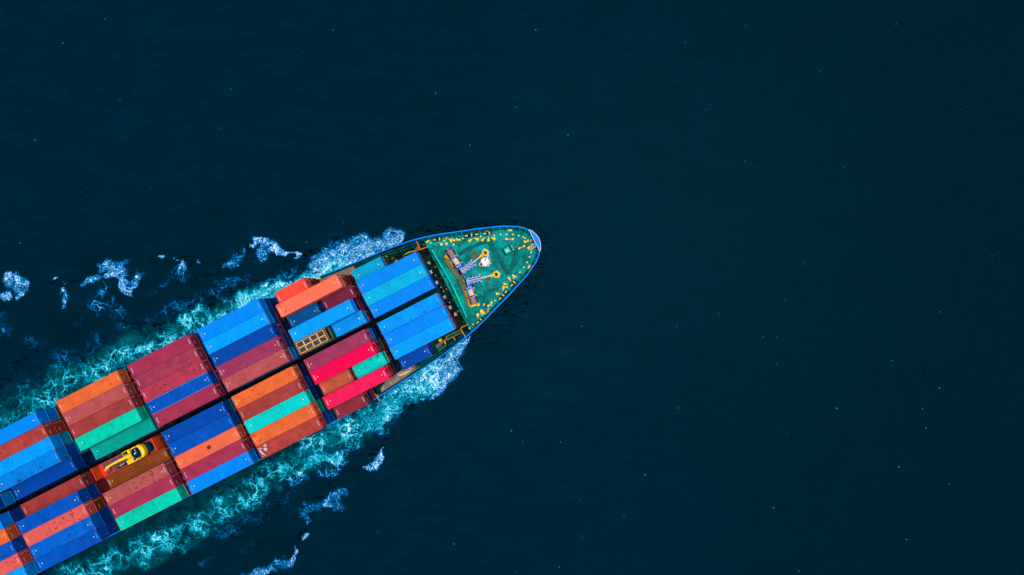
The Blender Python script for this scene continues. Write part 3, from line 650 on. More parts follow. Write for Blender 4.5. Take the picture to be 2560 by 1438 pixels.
# bitts: two round heads on an orange base
def bitts(a, b, base='amber'):
    p, q = A(*a, DZ+0.5), A(*b, DZ+0.5)
    o = MB().bar((*p, DZ+0.09), (*q, DZ+0.09), 0.26, 0.16).build('mooring_bitts', M[base], ship)
    for r in (p, q):
        MB().cyl((*r, DZ+0.02), (*r, DZ+0.5), .13, n=16).cyl((*r, DZ+0.5), (*r, DZ+0.58), .2, n=18).build('bollard', M['cream'], o, True)
for a, b in (((1275,278),(1350,278)), ((1427,390),(1487,362)), ((650,293),(712,287)), ((1058,1078),(1097,1038)), ((1307,172),(1330,172)), ((1540,620),(1550,602))):
    bitts(a, b)
for c_ in ((557,333),(497,340),(975,1137),(930,1182)):
    r = A(*c_, DZ+0.5)
    MB().cyl((*r, DZ+0.01), (*r, DZ+0.4), .16, n=16).cyl((*r, DZ+0.4), (*r, DZ+0.5), .24, n=20).build('roller_pedestal', M['cream'], ship, True)
# roller fairleads on dark seats by the rail
groups = [((795,238),(858,228),(918,222)), ((1015,212),(1072,207)), ((412,287),(474,277)), ((1338,832),(1370,795)), ((1198,990),(1234,949),(1269,910)), ((931,1277),(967,1241)), ((640,345),), ((1007,1062),)]
for gi, g in enumerate(groups):
    P = [A(*p, DZ+0.35) for p in g]
    if len(P) > 1:
        dx, dy = P[-1][0]-P[0][0], P[-1][1]-P[0][1]; l = math.hypot(dx, dy); ux, uy = dx/l, dy/l
        mx, my = (P[0][0]+P[-1][0])/2, (P[0][1]+P[-1][1])/2
        o = MB().box((mx, my, DZ+0.06), (l+0.8, 0.62, 0.12), math.atan2(uy, ux)).build('fairlead_seat', M['dark_green'], ship)
        off = 0.42 if (my < 0) else -0.42
        MB().box((mx+uy*off, my-ux*off, DZ+0.16), (0.7, 0.07, 0.07), math.atan2(uy, ux)).build('guard_bar', M['amber'], o)
    else: ux, uy = 0.8, 0.6; o = ship
    for k, p in enumerate(P):
        a = math.atan2(uy, ux)+(0 if k % 2 == 0 else math.pi/2)
        ca, sa = math.cos(a)*0.14, math.sin(a)*0.14
        mb = MB()
        mb.cyl((p[0]-ca, p[1]-sa, DZ+0.14), (p[0]-ca, p[1]-sa, DZ+0.42), .13, n=12).cyl((p[0]+ca, p[1]+sa, DZ+0.14), (p[0]+ca, p[1]+sa, DZ+0.42), .13, n=12)
        mb.bar((p[0]-ca, p[1]-sa, DZ+0.3), (p[0]+ca, p[1]+sa, DZ+0.3), 0.1)
        mb.build('fairlead_roller', M['cream'], o, True)
# painted bands on the deck
def band(pts, w_, z=DZ+0.006, mat='deck_band'):
    P = [A(*p, DZ) for p in pts]; L_, R_2 = [], []
    for i, p in enumerate(P):
        a = P[max(0, i-1)]; b = P[min(len(P)-1, i+1)]; dx, dy = b[0]-a[0], b[1]-a[1]; l = math.hypot(dx, dy)
        L_.append((p[0]-dy/l*w_/2, p[1]+dx/l*w_/2)); R_2.append((p[0]+dy/l*w_/2, p[1]-dx/l*w_/2))
    mb = MB(); n = len(P)
    mb.add([(x, y, z) for x, y in L_+R_2], [(i, n+i, n+i+1, i+1) for i in range(n-1)])
    return mb.build('painted_band', M[mat], ship)
band([(1062,292),(1110,390),(1170,480),(1225,580),(1300,700)], 0.95)
band([(1300,700),(1345,600),(1372,500),(1390,420)], 0.8, DZ+0.010)
band([(700,470),(800,400),(930,345),(1040,300)], 0.75, DZ+0.014)
band([(1390,420),(1440,380),(1520,320)], 0.9, DZ+0.014)
band([(1000,920),(1080,890),(1180,870)], 0.5)
band([(1340,640),(1400,560),(1440,480)], 0.35, DZ+0.018)
# deck stain patches near the chain pipes
def blotch(cx, cy, r, zz, n=22, mat='deck_rust'):
    x, y = A(cx, cy, DZ)
    MB().add([(x, y, zz)]+[(x+r*(0.6+0.7*random.random())*math.cos(6.283*i/n), y+r*(0.5+0.6*random.random())*math.sin(6.283*i/n), zz) for i in range(n)], [(0, 1+i, 1+(i+1) % n) for i in range(n)]).build('rust_stain', M[mat], ship)
blotch(890, 460, 0.75, DZ+0.022); blotch(930, 520, 0.55, DZ+0.026); blotch(1060, 755, 0.45, DZ+0.022); blotch(990, 590, 0.4, DZ+0.022)
for pts in (((640,300),(700,330),(760,380),(800,470)), ((1290,620),(1220,660),(1140,640),(1090,600)), ((960,870),(1040,850),(1120,830),(1180,780)), ((905,440),(940,400),(980,420)), ((820,760),(940,640),(1000,610))):
    P = [A(*q_, DZ) for q_ in pts]; mb = MB()
    for a, b in zip(P[:-1], P[1:]): mb.bar((*a, DZ+0.05), (*b, DZ+0.05), 0.06)
    mb.build('mooring_rope', M['deck_rust'], ship)
# small cleats
for c_ in ((708,243),(1405,197),(1570,528),(1130,1062),(872,1335)):
    p = A(*c_, DZ); MB().box((p[0], p[1], DZ+0.2), (0.38, 0.13, 0.4), 0.5).build('vent_pipe', M['teal_steel'], ship)
for c_, m_ in (((334,305),'yellow'), ((558,268),'amber'), ((1568,295),'amber'), ((1050,1148),'amber')):
    p = A(*c_, DZ+0.3); MB().box((p[0], p[1], DZ+0.2), (0.62 if m_ == 'yellow' else 0.42, 0.32, 0.4), 0.25).build('locker', M[m_], ship)
for c_ in ((560,247),(1042,1185)):
    p = A(*c_, DZ+0.3); MB().torus((p[0], p[1], DZ+0.3), 0.28, 0.07).box((p[0], p[1], DZ+0.15), (0.5, 0.3, 0.3), 0.3).build('hose_reel', M['winch_blue'], ship)
# small deck hatch with a yellow lid mark
p = A(1287, 412, DZ+0.6)
h = MB().box((p[0], p[1], DZ+0.3), (1.15, 1.15, 0.6), R(4), 0.96).build('booby_hatch', M['teal_steel'], ship)
MB().box((p[0]-0.05, p[1]-0.02, DZ+0.603), (0.42, 0.42, 0.03), R(4)).build('yellow_mark', M['yellow'], h)
MB().box((p[0], p[1], DZ+0.02), (1.7, 1.45, 0.03), R(4)).build('coaming', M['dark_green'], h)
for c_ in ((1336,362),(1345,382),(1356,403)):
    q = A(*c_, DZ+0.3); MB().cyl((*q, DZ), (*q, DZ+0.35), 0.09).build('sounding_pipe', M['cream'], ship)

# breakwater: shallow V plate with braces behind it
bw = [(-9.98, 7.05), (-9.55, 0.15), (-9.9, -6.95)]
mb = MB()
for a, b in zip(bw[:-1], bw[1:]): mb.bar((*a, DZ+0.55), (*b, DZ+0.55), 0.05, 1.1)
br = mb.build('breakwater', M['teal_steel'], ship)
mb = MB()
for a, b in zip(bw[:-1], bw[1:]): mb.bar((*a, DZ+1.13), (*b, DZ+1.13), 0.3, 0.05)
mb.build('top_flange', M['teal_steel'], br)
ga, gb = (-9.66, -1.6), (-9.76, -3.6)
MB().bar((*ga, DZ+1.165), (*gb, DZ+1.165), 0.24, 0.012).build('green_repair_paint', M['green_new'], br)
for y in np.linspace(-6.4, 6.4, 9):
    x = -9.6-0.06*abs(y)
    MB().add([(x-0.06, y, DZ), (x-0.06, y, DZ+1.0), (x-0.85, y, DZ), (x-0.06, y+.06, DZ), (x-0.06, y+.06, DZ+1.0), (x-0.85, y+.06, DZ)],
             [(0, 1, 2), (5, 4, 3), (0, 3, 4, 1), (1, 4, 5, 2), (2, 5, 3, 0)]).build('brace', M['dark_green'], br)
# olive walkway behind the windlasses
wk = [B(330, 470, 13.9), B(560, 780, 13.9), B(700, 960, 13.9), B(770, 1130, 13.9), B(850, 1438, 13.9), (A(818, 1065, 13.9))]
mb = MB()
for a, b in zip(wk[:-1], wk[1:]): mb.bar((*a, 13.85), (*b, 13.85), 0.86, 0.08)
wo = mb.build('raised_walkway', M['olive'], ship)
mb = MB()
for a in wk: mb.box((a[0], a[1], (DZ+13.8)/2), (0.12, 0.12, 0.62))
mb.build('walkway_leg', M['dark_green'], wo)
for (a, b) in ((wk[0], 0), (wk[-1], 1)):
    mb = MB(); 
    for k in range(3): mb.box((a[0]+0.1+0.12*k, a[1]+(0.35 if b == 0 else -0.35), 13.8-0.1*k), (0.08, 0.7, 0.05), 0.3)
    mb.build('step', M['yellow'], wo)

# windlasses and mooring winches
def winch(p0, p1, pc0, pc1, chain_end, name):
    """p0 outboard end, p1 inboard end of the shaft; pc0->pc1 direction of the chain"""
    o = empty(name); o.parent = ship
    a = Vector((*p0, 0)); b = Vector((*p1, 0)); d = (b-a); L = d.length; d.normalize(); ang = math.atan2(d.y, d.x); n = Vector((-d.y, d.x, 0))
    zc = DZ+0.85
    def at(t, off=0, z=zc): p = a+d*(t*L)+n*off; return (p.x, p.y, z)
    MB().box(at(0.5, 0, DZ+0.12), (L*1.0, 1.5, 0.2), ang).build('winch_bed', M['maroon_steel'], o)
    for t0, t1, rp in ((0.10, 0.32, 'rope_tan'), (0.40, 0.62, 'rope_white')):
        dr = MB().cyl(at(t0), at(t1), 0.5, n=24)
        for k in range(7):
            tt = t0+(t1-t0)*(k+0.5)/7; q = Vector(at(tt)); dr.torus(q, 0.5, 0.07, axis=(d.x, d.y, 0), n=24, m=6)
        drum = dr.build('rope_drum', M[rp], o, True)
        for tt in (t0-0.012, t1+0.012):
            MB().cyl(at(tt-0.008), at(tt+0.008), 0.74, n=26).build('flange', M['winch_pale'], drum, True)
        s_ = 0.92
        MB().box(at((t0+t1)/2, s_*SG, DZ+0.7), ((t1-t0)*L*0.95, 0.2, 0.3), ang).build('guard', M['amber'], drum)
        MB().bar(at(t1+0.02, -0.95*SG, DZ+1.0), at(t1+0.02, -0.1*SG, DZ+1.2), 0.1, 0.06).build('brake_lever', M['yellow'], drum)
    MB().box(at(0.695, 0, DZ+0.8), (0.34, 1.25, 1.3), ang).box(at(0.76, -0.25*SG, DZ+0.7), (0.5, 0.7, 0.9), ang).build('gearbox', M['winch_blue'], o)
    MB().box(at(0.695, 0, DZ+1.47), (0.2, 1.0, 0.06), ang).box(at(0.79, 0.1*SG, DZ+1.18), (0.5, 0.14, 0.1), ang).build('gear_cover', M['winch_pale'], o)
    MB().cyl(at(0.80), at(0.98), 0.22, n=14).build('shaft', M['winch_pale'], o, True)
    MB().box(at(0.87, 0.75*SG, DZ+0.3), (1.0, 1.15, 0.6), ang).build('power_pack', M['navy_box'], o)
    MB().box(at(0.02, 0.2, DZ+0.7), (0.35, 0.9, 1.0), ang).box(at(0.0, -0.62*SG, DZ+0.6), (0.5, 0.5, 0.5), ang).build('end_motor', M['yellow' if SG > 0 else 'winch_blue'], o)
    for nm, mt, cnt in (('pipework', 'black_steel', 16), ('valve_block', 'white', 9), ('control_stand', 'maroon_steel', 9)):
        mb = MB()
        for k in range(cnt):
            tt, of = random.uniform(0.3, 1.12), random.uniform(-0.9, 0.85)
            mb.box(at(tt, of, DZ+random.uniform(0.5, 1.3)), (random.uniform(0.08, 0.3), random.uniform(0.06, 0.22), 0.2), ang+random.choice((0, 1.57)))
        mb.build(nm, M[mt], o)
    # chain guides: pairs of blue bars with cream noses
    c0 = Vector((*pc0, 0)); c1 = Vector((*pc1, 0)); cd = (c1-c0).normalized(); cn = Vector((-cd.y, cd.x, 0)); ca = math.atan2(cd.y, cd.x); GL = (c1-c0).length
    for k, off in enumerate((-0.62, -0.36, 0.36, 0.62)):
        p = c0+cn*off; q = c1+cn*off*(1.0)
        sh = -0.15 if k in (0, 3) else 0
        mid = (p+q)/2+cd*sh
        g = MB().box((mid.x, mid.y, DZ+0.75), (GL, 0.13, 0.8), ca).box((mid.x, mid.y, DZ+1.18), (GL*0.96, 0.19, 0.05), ca).build('band_brake', M['winch_blue' if k in (0, 3) else 'winch_pale'], o)
        if k in (0, 3):
            e0 = mid+cd*(GL/2); e1 = e0+cd*0.38
            MB().cyl((e0.x, e0.y, DZ+0.9), (e1.x, e1.y, DZ+0.9), 0.13, 0.03).build('nose', M['cream'], g)
            for s2 in (-0.3, 0.05, 0.3):
                e = mid+cd*GL*s2; MB().box((e.x, e.y, DZ+1.24), (0.12, 0.26, 0.06), ca).build('clamp', M['winch_pale'], g)
    MB().box(((c0+c1)/2).to_tuple()[:2]+(DZ+0.2,), (GL, 0.55, 0.35), ca).build('gypsy_wheel', M['maroon_steel'], o)
    # chain to the pipe
    ce = Vector((*chain_end, 0)); s0 = c0+cd*0.3; v_ = ce-s0; Lc = v_.length; v_.normalize(); cang = math.atan2(v_.y, v_.x)
    mb = MB(); k = 0; s = 0.0
    while s < Lc-0.1:
        p = s0+v_*s; z = DZ+0.95-0.75*(s/Lc)
        if k % 2 == 0: mb.torus((p.x, p.y, z), 0.115, 0.042, n=12, m=6, sx=1.5, rz=cang)
        else: mb.bar((p.x-v_.x*0.15, p.y-v_.y*0.15, z), (p.x+v_.x*0.15, p.y+v_.y*0.15, z), 0.075, 0.24)
        s += 0.235; k += 1
    mb.build('anchor_chain', M['white'], o, True)
    # stopper
    pb = ce-v_*1.15
    MB().box((pb.x, pb.y, DZ+0.3), (0.5, 0.3, 0.5), cang).box((pb.x+v_.x*0.3, pb.y+v_.y*0.3, DZ+0.3), (0.2, 0.62, 0.5), cang).build('chain_stopper', M['yellow'], o)
    # chain pipe: yellow collar with pale rim around a dark mouth
    mb = MB().torus((ce.x, ce.y, DZ+0.2), 0.47, 0.16, n=30, m=10)
    cp = mb.build('chain_pipe', M['yellow'], o, True)
    MB().cyl((ce.x, ce.y, DZ+0.01), (ce.x, ce.y, DZ+0.16), 0.36, n=20).build('pipe_mouth', M['maroon_steel'], cp)
    mb = MB(); m_ = 16
    for i in range(m_):
        a0 = cang-1.35+2.7*i/m_; a1 = cang-1.35+2.7*(i+1)/m_
        mb.bar((ce.x+0.7*math.cos(a0), ce.y+0.7*math.sin(a0), DZ+0.12), (ce.x+0.7*math.cos(a1), ce.y+0.7*math.sin(a1), DZ+0.12), 0.09, 0.22)
    mb.build('pale_rim', M['white'], cp)
SG = 1
SG = -1
winch(A(575, 395, 14.1), A(762, 690, 14.1), A(745, 665, 14.1), A(880, 560, 14.1), A(1018, 443, DZ+.2), 'windlass')
SG = 1
winch(A(898, 1075, 14.1), A(800, 765, 14.1), A(800, 785, 14.1), A(965, 745, 14.1), A(1150, 702, DZ+.2), 'windlass')
p = A(573, 405, 14.6); MB().box((p[0], p[1], 14.5), (0.34, 0.34, 0.34), .4).build('warning_light', M['red_light'], ship)
p = A(645, 803, 13.6); MB().cyl((*p, DZ), (*p, DZ+0.4), 0.12).ball((p[0], p[1], DZ+0.45), 0.14).build('hydrant', M['red_light'], ship)

# foremast seen from above
mp = A(1022, 548, 14.2)
mast = empty('foremast'); mast.parent = ship
MT = 17.5
mo = A(1022, 548, MT-1)
mx, my = mo
MB().cyl((mx, my, DZ), (mx, my, MT-1.2), 0.3, 0.22, n=18).build('mast_pole', M['white'], mast, True)
MB().prism([(mx+0.82*math.cos(t_)*(1.0 if abs(math.sin(t_)) > .3 else .8), my+0.82*math.sin(t_)) for t_ in np.linspace(0, 2*math.pi, 17)[:-1]], MT-1.2, MT-1.1).build('top_platform', M['white'], mast)
for dx, dy in ((0.05, 0.28), (0.3, 0.5)):
    MB().cyl((mx+dx, my+dy, MT-1.098), (mx+dx, my+dy, MT-1.05), 0.11, n=14).build('lamp_well', M['black_steel'], mast)
for k in range(5):
    zz = DZ+0.9+0.65*k
    MB().torus((mx-0.85, my-0.1, zz), 0.38, 0.03, n=18, m=6).build('ladder_hoop', M['white'], mast, True)
for dx in (-0.22, 0.22):
    MB().bar((mx-0.48, my+dx, DZ), (mx-0.48, my+dx, MT-1.1), 0.06).build('ladder_rail', M['white'], mast)
MB().cyl((mx+0.6, my+0.6, MT-1.0), (mx+1.05, my+0.75, MT-1.0), 0.06, 0.22, n=14).build('fog_horn', M['white'], mast, True)
MB().cyl((mx+0.2, my-0.85, MT-1.0), (mx+0.2, my-0.85, MT-0.7), 0.2, n=14).build('masthead_lamp', M['winch_pale'], mast, True)
MB().bar((mx+0.4, my-0.4, MT-0.95), (mx+0.85, my-0.85, MT-0.95), 0.1).build('lamp_bracket', M['cream'], mast)
MB().box((mx+0.8, my-0.0, MT-1.5), (0.3, 0.4, 0.3)).build('aft_lamp', M['red_light'], mast)
mb = MB()
for k in range(9):
    a0 = -2.6+0.36*k; a1 = a0+0.36
    mb.bar((mx+0.9*math.cos(a0), my+0.9*math.sin(a0), MT-0.4), (mx+0.9*math.cos(a1), my+0.9*math.sin(a1), MT-0.4), 0.04)
    mb.bar((mx+0.85*math.cos(a0), my+0.85*math.sin(a0), MT-1.1), (mx+0.9*math.cos(a0), my+0.9*math.sin(a0), MT-0.4), 0.035)
mb.build('guard_rail', M['white'], mast)

# recess between the first bay and the forecastle: lashing gear and row numbers
MB().bx(-12.35, -10.78, -9.5, 9.5, 8.4, 8.55).build('cross_deck', M['dark_green'], ship)
for i in range(8):
    y = -8.2+i*2.35
    MB().box((-11.6+0.1*(i % 3), y, 9.3), (1.0, 1.1+0.3*(i % 2), 1.5)).build('deck_vent', paint('vent_%d' % i, [(0, 60, 50), (30, 34, 40), (0, 40, 36)][i % 3], fade=.3), ship)
    MB().box((-11.2, y+0.7, 10.3), (0.24, 0.4, 0.2), 0.3).build('lashing_turnbuckle', M['amber' if i % 2 else 'rust'], ship)
for y in (3.0, -3.3, 0.4):
    MB().torus((-10.95, y, 9.5), 0.3, 0.06).build('valve_wheel', M['teal_steel'], ship)
def text_mesh(s_, size):
    cu = bpy.data.curves.new('row_number', 'FONT'); cu.body = s_; cu.size = size; cu.align_x = 'CENTER'; cu.align_y = 'CENTER'; cu.extrude = 0.01; cu.offset = 0.02
    o = bpy.data.objects.new('row_number', cu); COL.objects.link(o)
    bpy.context.view_layer.update()
    dg = bpy.context.evaluated_depsgraph_get(); me = bpy.data.meshes.new_from_object(o.evaluated_get(dg))
    bpy.data.objects.remove(o); me.materials.clear(); me.materials.append(M['mark_white']); return me
for s_, c_ in (('06', (347, 568)), ('04', (372, 672)), ('02', (441, 800)), ('01', (535, 975)), ('03', (600, 1098)), ('05', (663, 1180))):
    p = A(*c_, 11.2)
    sgn = MB().box((p[0], p[1], 11.12), (0.6, 0.85, 0.1)).build('row_number_plate', M['dark_green'], ship)
    o = link('row_number', text_mesh(s_, 0.62), sgn); o.location = (p[0], p[1], 11.19); o.rotation_euler = (0, 0, R(-90))
for c_ in ((425,712),(492,850),(520,903),(595,1038)):
    p = A(*c_, 10.6); MB().box((p[0], p[1], 10.6), (0.14, 0.2, 0.1), .3).build('twist_lock', M['mark_white'], ship)
for y in np.linspace(-9.3, 9.3, 9):
    MB().bar((-12.3, y, 8.5), (-12.3, y, 11.0), 0.14).build('cell_guide', M['black_steel'], ship)

# flare framing, railings and platforms abreast of the first bay
for sgn_ in (1, -1):
    for k, (off, z) in enumerate(((0.55, 10.6), (0.95, 9.9), (1.35, 9.2), (1.75, 8.7))):
        xs = np.linspace(-11.2, -23.5 if k < 3 else -19, 9)
        mb = MB()
        for a, b in zip(xs[:-1], xs[1:]):
            za = min(z, zrim(a)-0.3); zb = min(z, zrim(b)-0.3)
            mb.bar((a, sgn_*(hw(a)-off), za), (b, sgn_*(hw(b)-off), zb), 0.2, 0.08)
        mb.build('side_stringer', M['stringer'] if k != 2 else M['dark_green'], ship)
    for x in (-13.4, -15.8, -18.2, -20.6, -23.0):
        MB().bar((x, sgn_*(hw(x)-0.2), zrim(x)-0.3), (x-0.3, sgn_*(hw(x)-2.1), 8.0), 0.1, 0.3).build('side_frame', M['dark_green'], ship)
def rail(pts, zz, mat='amber', h=1.0, posts=True, w_=0.07, par=None):
    mb = MB()
    for a, b in zip(pts[:-1], pts[1:]):
        mb.bar((a[0], a[1], zz+h), (b[0], b[1], zz+h), w_); mb.bar((a[0], a[1], zz+h*0.5), (b[0], b[1], zz+h*0.5), w_*0.7)
    if posts:
        for a in pts: mb.bar((a[0], a[1], zz), (a[0], a[1], zz+h), w_)
    return mb.build('railing', M[mat], par or ship)
# forecastle break railings
rail([A(195, 305, 14.2), A(218, 345, 14.2), A(238, 403, 14.2), A(330, 372, 14.2)], DZ, 'amber', w_=0.11)
rail([A(238, 403, 14.2), A(105, 430, 14.2), A(60, 455, 14.2)], DZ-0.6, 'yellow', w_=0.08)
rail([A(105, 430, 12), A(65, 350, 12)], 11, 'dark_green')
p = A(215, 390, 13.6); MB().box((p[0], p[1], 13.5), (0.9, 0.7, 0.5), .3).build('capstan', M['rust'], ship)
mb = MB()
def D8(zx, zy, z): return loc(1040+zx/11.98, 780+zy/11.98, z)
rail([D8(1550,375,14.2), D8(1350,470,14.2), D8(1350,530,14.2), D8(1480,750,14.2)], DZ, 'amber', w_=0.11)
pf = MB().prism([D8(1350,540,10.6), D8(1405,610,10.6), D8(930,830,10.6), D8(890,745,10.6)], 10.4, 10.5).build('side_platform', paint('platform_green', (0, 92, 84), fade=.2), ship)
rail([D8(1350,540,11.4), D8(1400,610,11.4), D8(1110,745,11.4), D8(935,835,11.4), D8(895,745,11.4), D8(1090,640,11.4), D8(1350,530,11.4)], 10.5, 'amber', 0.9, par=pf)
rail([D8(1110,745,11.4), D8(1165,860,11.4)], 10.0, 'yellow', 1.0)
rail([D8(850,860,10.5), D8(880,970,10.5)], 9.2, 'yellow', 1.0, w_=0.14)
q = D8(722, 848, 9.4)
v_ = MB().cyl((*q, MZ), (*q, 9.1), 0.18, n=14).build('mushroom_vent', M['dark_green'], ship)
MB().cyl((*q, 9.1), (*q, 9.4), 0.38, 0.3, n=20).build('vent_cap', M['yellow'], v_)
rs = [D8(540,900,8), D8(700,790,8), D8(860,740,8), D8(960,830,8), D8(860,900,8), D8(660,1160,8), D8(600,1060,8)]
MB().prism(rs, 7.9, 8.0).build('rusty_platform', M['beige'], ship)
bx_ = [D8(650,1170,9), D8(860,960,9), D8(890,1020,9), D8(690,1210,9)]
MB().prism(bx_, 8.6, 8.9).build('fuel_locker', M['teal_steel'], ship)
# port side fittings in the same recess
q = loc(997, 645, 9.5)
MB().box((q[0], q[1], 8.6), (1.6, 0.9, 1.3)).build('deck_locker', M['black_steel'], ship)
for k, c_ in enumerate(((982,646),(990,652),(1004,655),(966,640),(1010,640))):
    q = loc(*c_, 9.6); MB().box((q[0], q[1], 9.5), (0.5, 0.28, 0.25), .5*k).build('lashing_gear', M['amber' if k % 2 else 'rust'], ship)
rail([loc(965, 637, 9.5), loc(968, 643, 9.5)], 8.4, 'yellow', 1.0)

# side passages painted beige
def side_deck(pts, name, mat, z0, z1): return MB().prism(pts, z0, z1).build(name, mat, ship)
pa = [(-33.6, hw(-33.6)-0.2), (-29, hw(-29)-0.2), (-25.4, hw(-25.4)-0.25), (-25.4, 9.4), (-33.6, 9.4)]
side_deck(pa, 'side_passage', M['beige'], 7.6, 7.75)
pb = [(-31.9, -hw(-31.9)+0.2), (-29, -hw(-29)+0.2), (-24.4, -hw(-24.4)+0.25), (-22.8, -hw(-22.8)+0.5), (-23.4, -10.6), (-28.4, -10.2), (-31.5, -11.6)]
side_deck(pb, 'side_passage', M['beige'], 7.6, 7.75)
mb = MB().prism([C3(*c_, 8.2) for c_ in ((585,1048),(715,960),(728,982),(600,1075))], 7.76, 8.1)
tr = mb.build('cable_trunk', M['maroon_steel'], ship)
mb = MB()
for k in range(6):
    f_ = k/5; a = C3(480+f_*430, 1075-f_*300, 7.8); mb.box((a[0], a[1], 7.78), (0.35, 0.12, 0.04), .6)
mb.build('yellow_deck_mark', M['yellow'], ship)
mb = MB()
for k in range(9):
    a = C3(540+random.random()*330, 980-random.random()*140-k*6, 7.8); mb.box((a[0], a[1], 7.775), (0.22, 0.2, 0.03), .6)
mb.build('blue_deck_mark', M['winch_blue'], ship)
# gangway crane lying on the passage
g = [C3(745, 850, 9.2), C3(835, 825, 9.2), C3(900, 775, 9.2)]
mb = MB()
for a, b in zip(g[:-1], g[1:]):
    for o_ in (-0.22, 0.22): mb.bar((a[0], a[1]+o_, 9.1), (b[0], b[1]+o_, 9.1), 0.09)
for a in g: mb.bar((a[0], a[1]-.3, 9.1), (a[0], a[1]+.3, 9.1), 0.09); mb.bar((a[0], a[1], 7.7), (a[0], a[1], 9.1), 0.1)
gw = mb.build('gangway_frame', M['white'], ship)
a, b = C3(760, 858, 9.0), C3(890, 798, 9.0)
MB().bar((*a, 8.9), (*b, 8.9), 0.2, 0.08).build('gangway_step', M['yellow'], gw)
a, b = C3(590, 830, 8.5), C3(735, 815, 8.5)
q = loc(943, 993, 9); MB().add([(q[0]-.5, q[1]-.3, 7.76), (q[0]+.5, q[1]-.1, 7.76), (q[0]-.1, q[1]+.5, 7.76), (q[0], q[1], 8.9)], [(0, 1, 3), (1, 2, 3), (2, 0, 3), (2, 1, 0)]).build('canvas_cover', M['white'], ship)
q = loc(793, 697, 9); MB().cyl((q[0]-.8, q[1]+.4, 8.6), (q[0]+.5, q[1]-.1, 8.9), 0.05, 0.3).build('canvas_cover', M['cream'], ship)
rail([loc(938, 985, 8.8), loc(949, 1003, 8.8)], 7.8, 'yellow')
# hatch covers under every bay, lashing bridges between them
bays = {1: (-24.75, -12.55), 2: (-38.8, -26.55), 3: (-53.2, -41.0), 4: (-67.05, -54.85), 5: (-81.25, -69.05), 6: (-97.25, -85.05), 7: (-111.7, -99.5)}
for b, (x0, x1) in bays.items():
    wd = 12.85
    if b == 1: MB().prism([(x0, 10.4), (x1, 8.1), (x1, -8.1), (x0, -10.4)], MZ+0.01, 8.58).build('hatch_cover', M['dark_green'], ship)
    elif b == 2: MB().prism([(x0, wd), (-32.6, wd), (-32.6, 10.4), (x1, 10.4), (x1, -10.4), (-32.6, -10.4), (-32.6, -wd), (x0, -wd)], MZ+0.01, 8.58).build('hatch_cover', M['black_steel'], ship)
    else: MB().bx(x0, x1, -wd, wd, MZ+0.01, 8.58).build('hatch_cover', M['black_steel'], ship)
for x in (-25.7, -39.9, -54.0, -68.05, -83.2, -98.4):
    wd = 12.6 if x < -30 else 9.6
    mb = MB().bx(x-0.35, x+0.35, -wd, wd, 11.0, 11.1)
    for y in np.linspace(-wd+.1, wd-.1, 11): mb.bx(x-0.08, x+0.08, y-0.1, y+0.1, MZ+.01, 10.99)
    lb = mb.build('lashing_bridge', M['black_steel'], ship)
    for y in (-5.2, 5.1, 0.1): MB().bx(x-0.2, x+0.2, y-0.25, y+0.25, 11.1, 11.4).build('lashing_bin', M['navy_box'], lb)

# ------------------------------------------------------------------ containers
_geo = {}
def profile(a, b, period, depth):
    n = max(1, round((b-a)/period)); p = (b-a)/n; pts = []
    for i in range(n):
        s = a+i*p
        pts += [(s, 0), (s+p*0.3, 0), (s+p*0.5, -depth), (s+p*0.8, -depth)]
    pts.append((b, 0)); return pts
def body_mesh(L, H=2.59, W=2.438, simple=False):
    key = ('b', L, H)
    if key in _geo: return _geo[key]
    mb = MB(); x0, x1 = 0.05, L-0.05; y = W/2-0.03
    pr = profile(x0+0.15, x1-0.15, 0.278, 0.012); pr = [(x0, 0)]+pr+[(x1, 0)]
    z = H-0.018
    vs = []; fs = []
    for (s, d) in pr: vs += [(s, -y, z+d), (s, y, z+d)]
    fs = [(2*i, 2*i+2, 2*i+3, 2*i+1) for i in range(len(pr)-1)]; mb.add(vs, fs)
    for sg in (1, -1):
        pr = profile(x0+0.15, x1-0.15, 0.278, 0.036); pr = [(x0, 0)]+pr+[(x1, 0)]
        vs = []; 
        for (s, d) in pr: vs += [(s, sg*(y+d), 0.12), (s, sg*(y+d), z)]
        fs = [(2*i, 2*i+1, 2*i+3, 2*i+2) if sg > 0 else (2*i, 2*i+2, 2*i+3, 2*i+1) for i in range(len(pr)-1)]; mb.add(vs, fs)
    for xx, sg in ((x0, -1), (x1, 1)):
        pr = profile(-y+0.08, y-0.08, 0.25, 0.045); pr = [(-y, 0)]+pr+[(y, 0)]
        vs = []
        for (s, d) in pr: vs += [(xx+sg*d, s, 0.12), (xx+sg*d, s, z)]
        fs = [(2*i, 2*i+2, 2*i+3, 2*i+1) if sg > 0 else (2*i, 2*i+1, 2*i+3, 2*i+2) for i in range(len(pr)-1)]; mb.add(vs, fs)
    mb.add([(x0, -y, 0.12), (x1, -y, 0.12), (x1, y, 0.12), (x0, y, 0.12)], [(3, 2, 1, 0)])
    me = mb.mesh('shell'); me.materials.append(M['rust']); _geo[key] = me; return me
def frame_mesh(L, H=2.59, W=2.438):
    key = ('f', L, H)
    if key in _geo: return _geo[key]
    mb = MB(); a = 0.09; c_ = 0.18
    for sg in (1, -1):
        y = sg*(W/2-a/2-0.004)
        for z in (a/2+0.004, H-a/2-0.006):
            mb.box((L/2, y, z), (L-2*c_, a, a))
        for x in (a/2+0.004, L-a/2-0.004): mb.box((x, sg*(W/2-0.07-0.004), H/2), (a, 0.14, H-0.26))
    for x in (a/2+0.004, L-a/2-0.004):
        for z in (a/2+0.004, H-a/2-0.006): mb.box((x, 0, z), (a, W-2*0.165, a))
    me = mb.mesh('frame'); me.materials.append(M['rust']); _geo[key] = me; return me
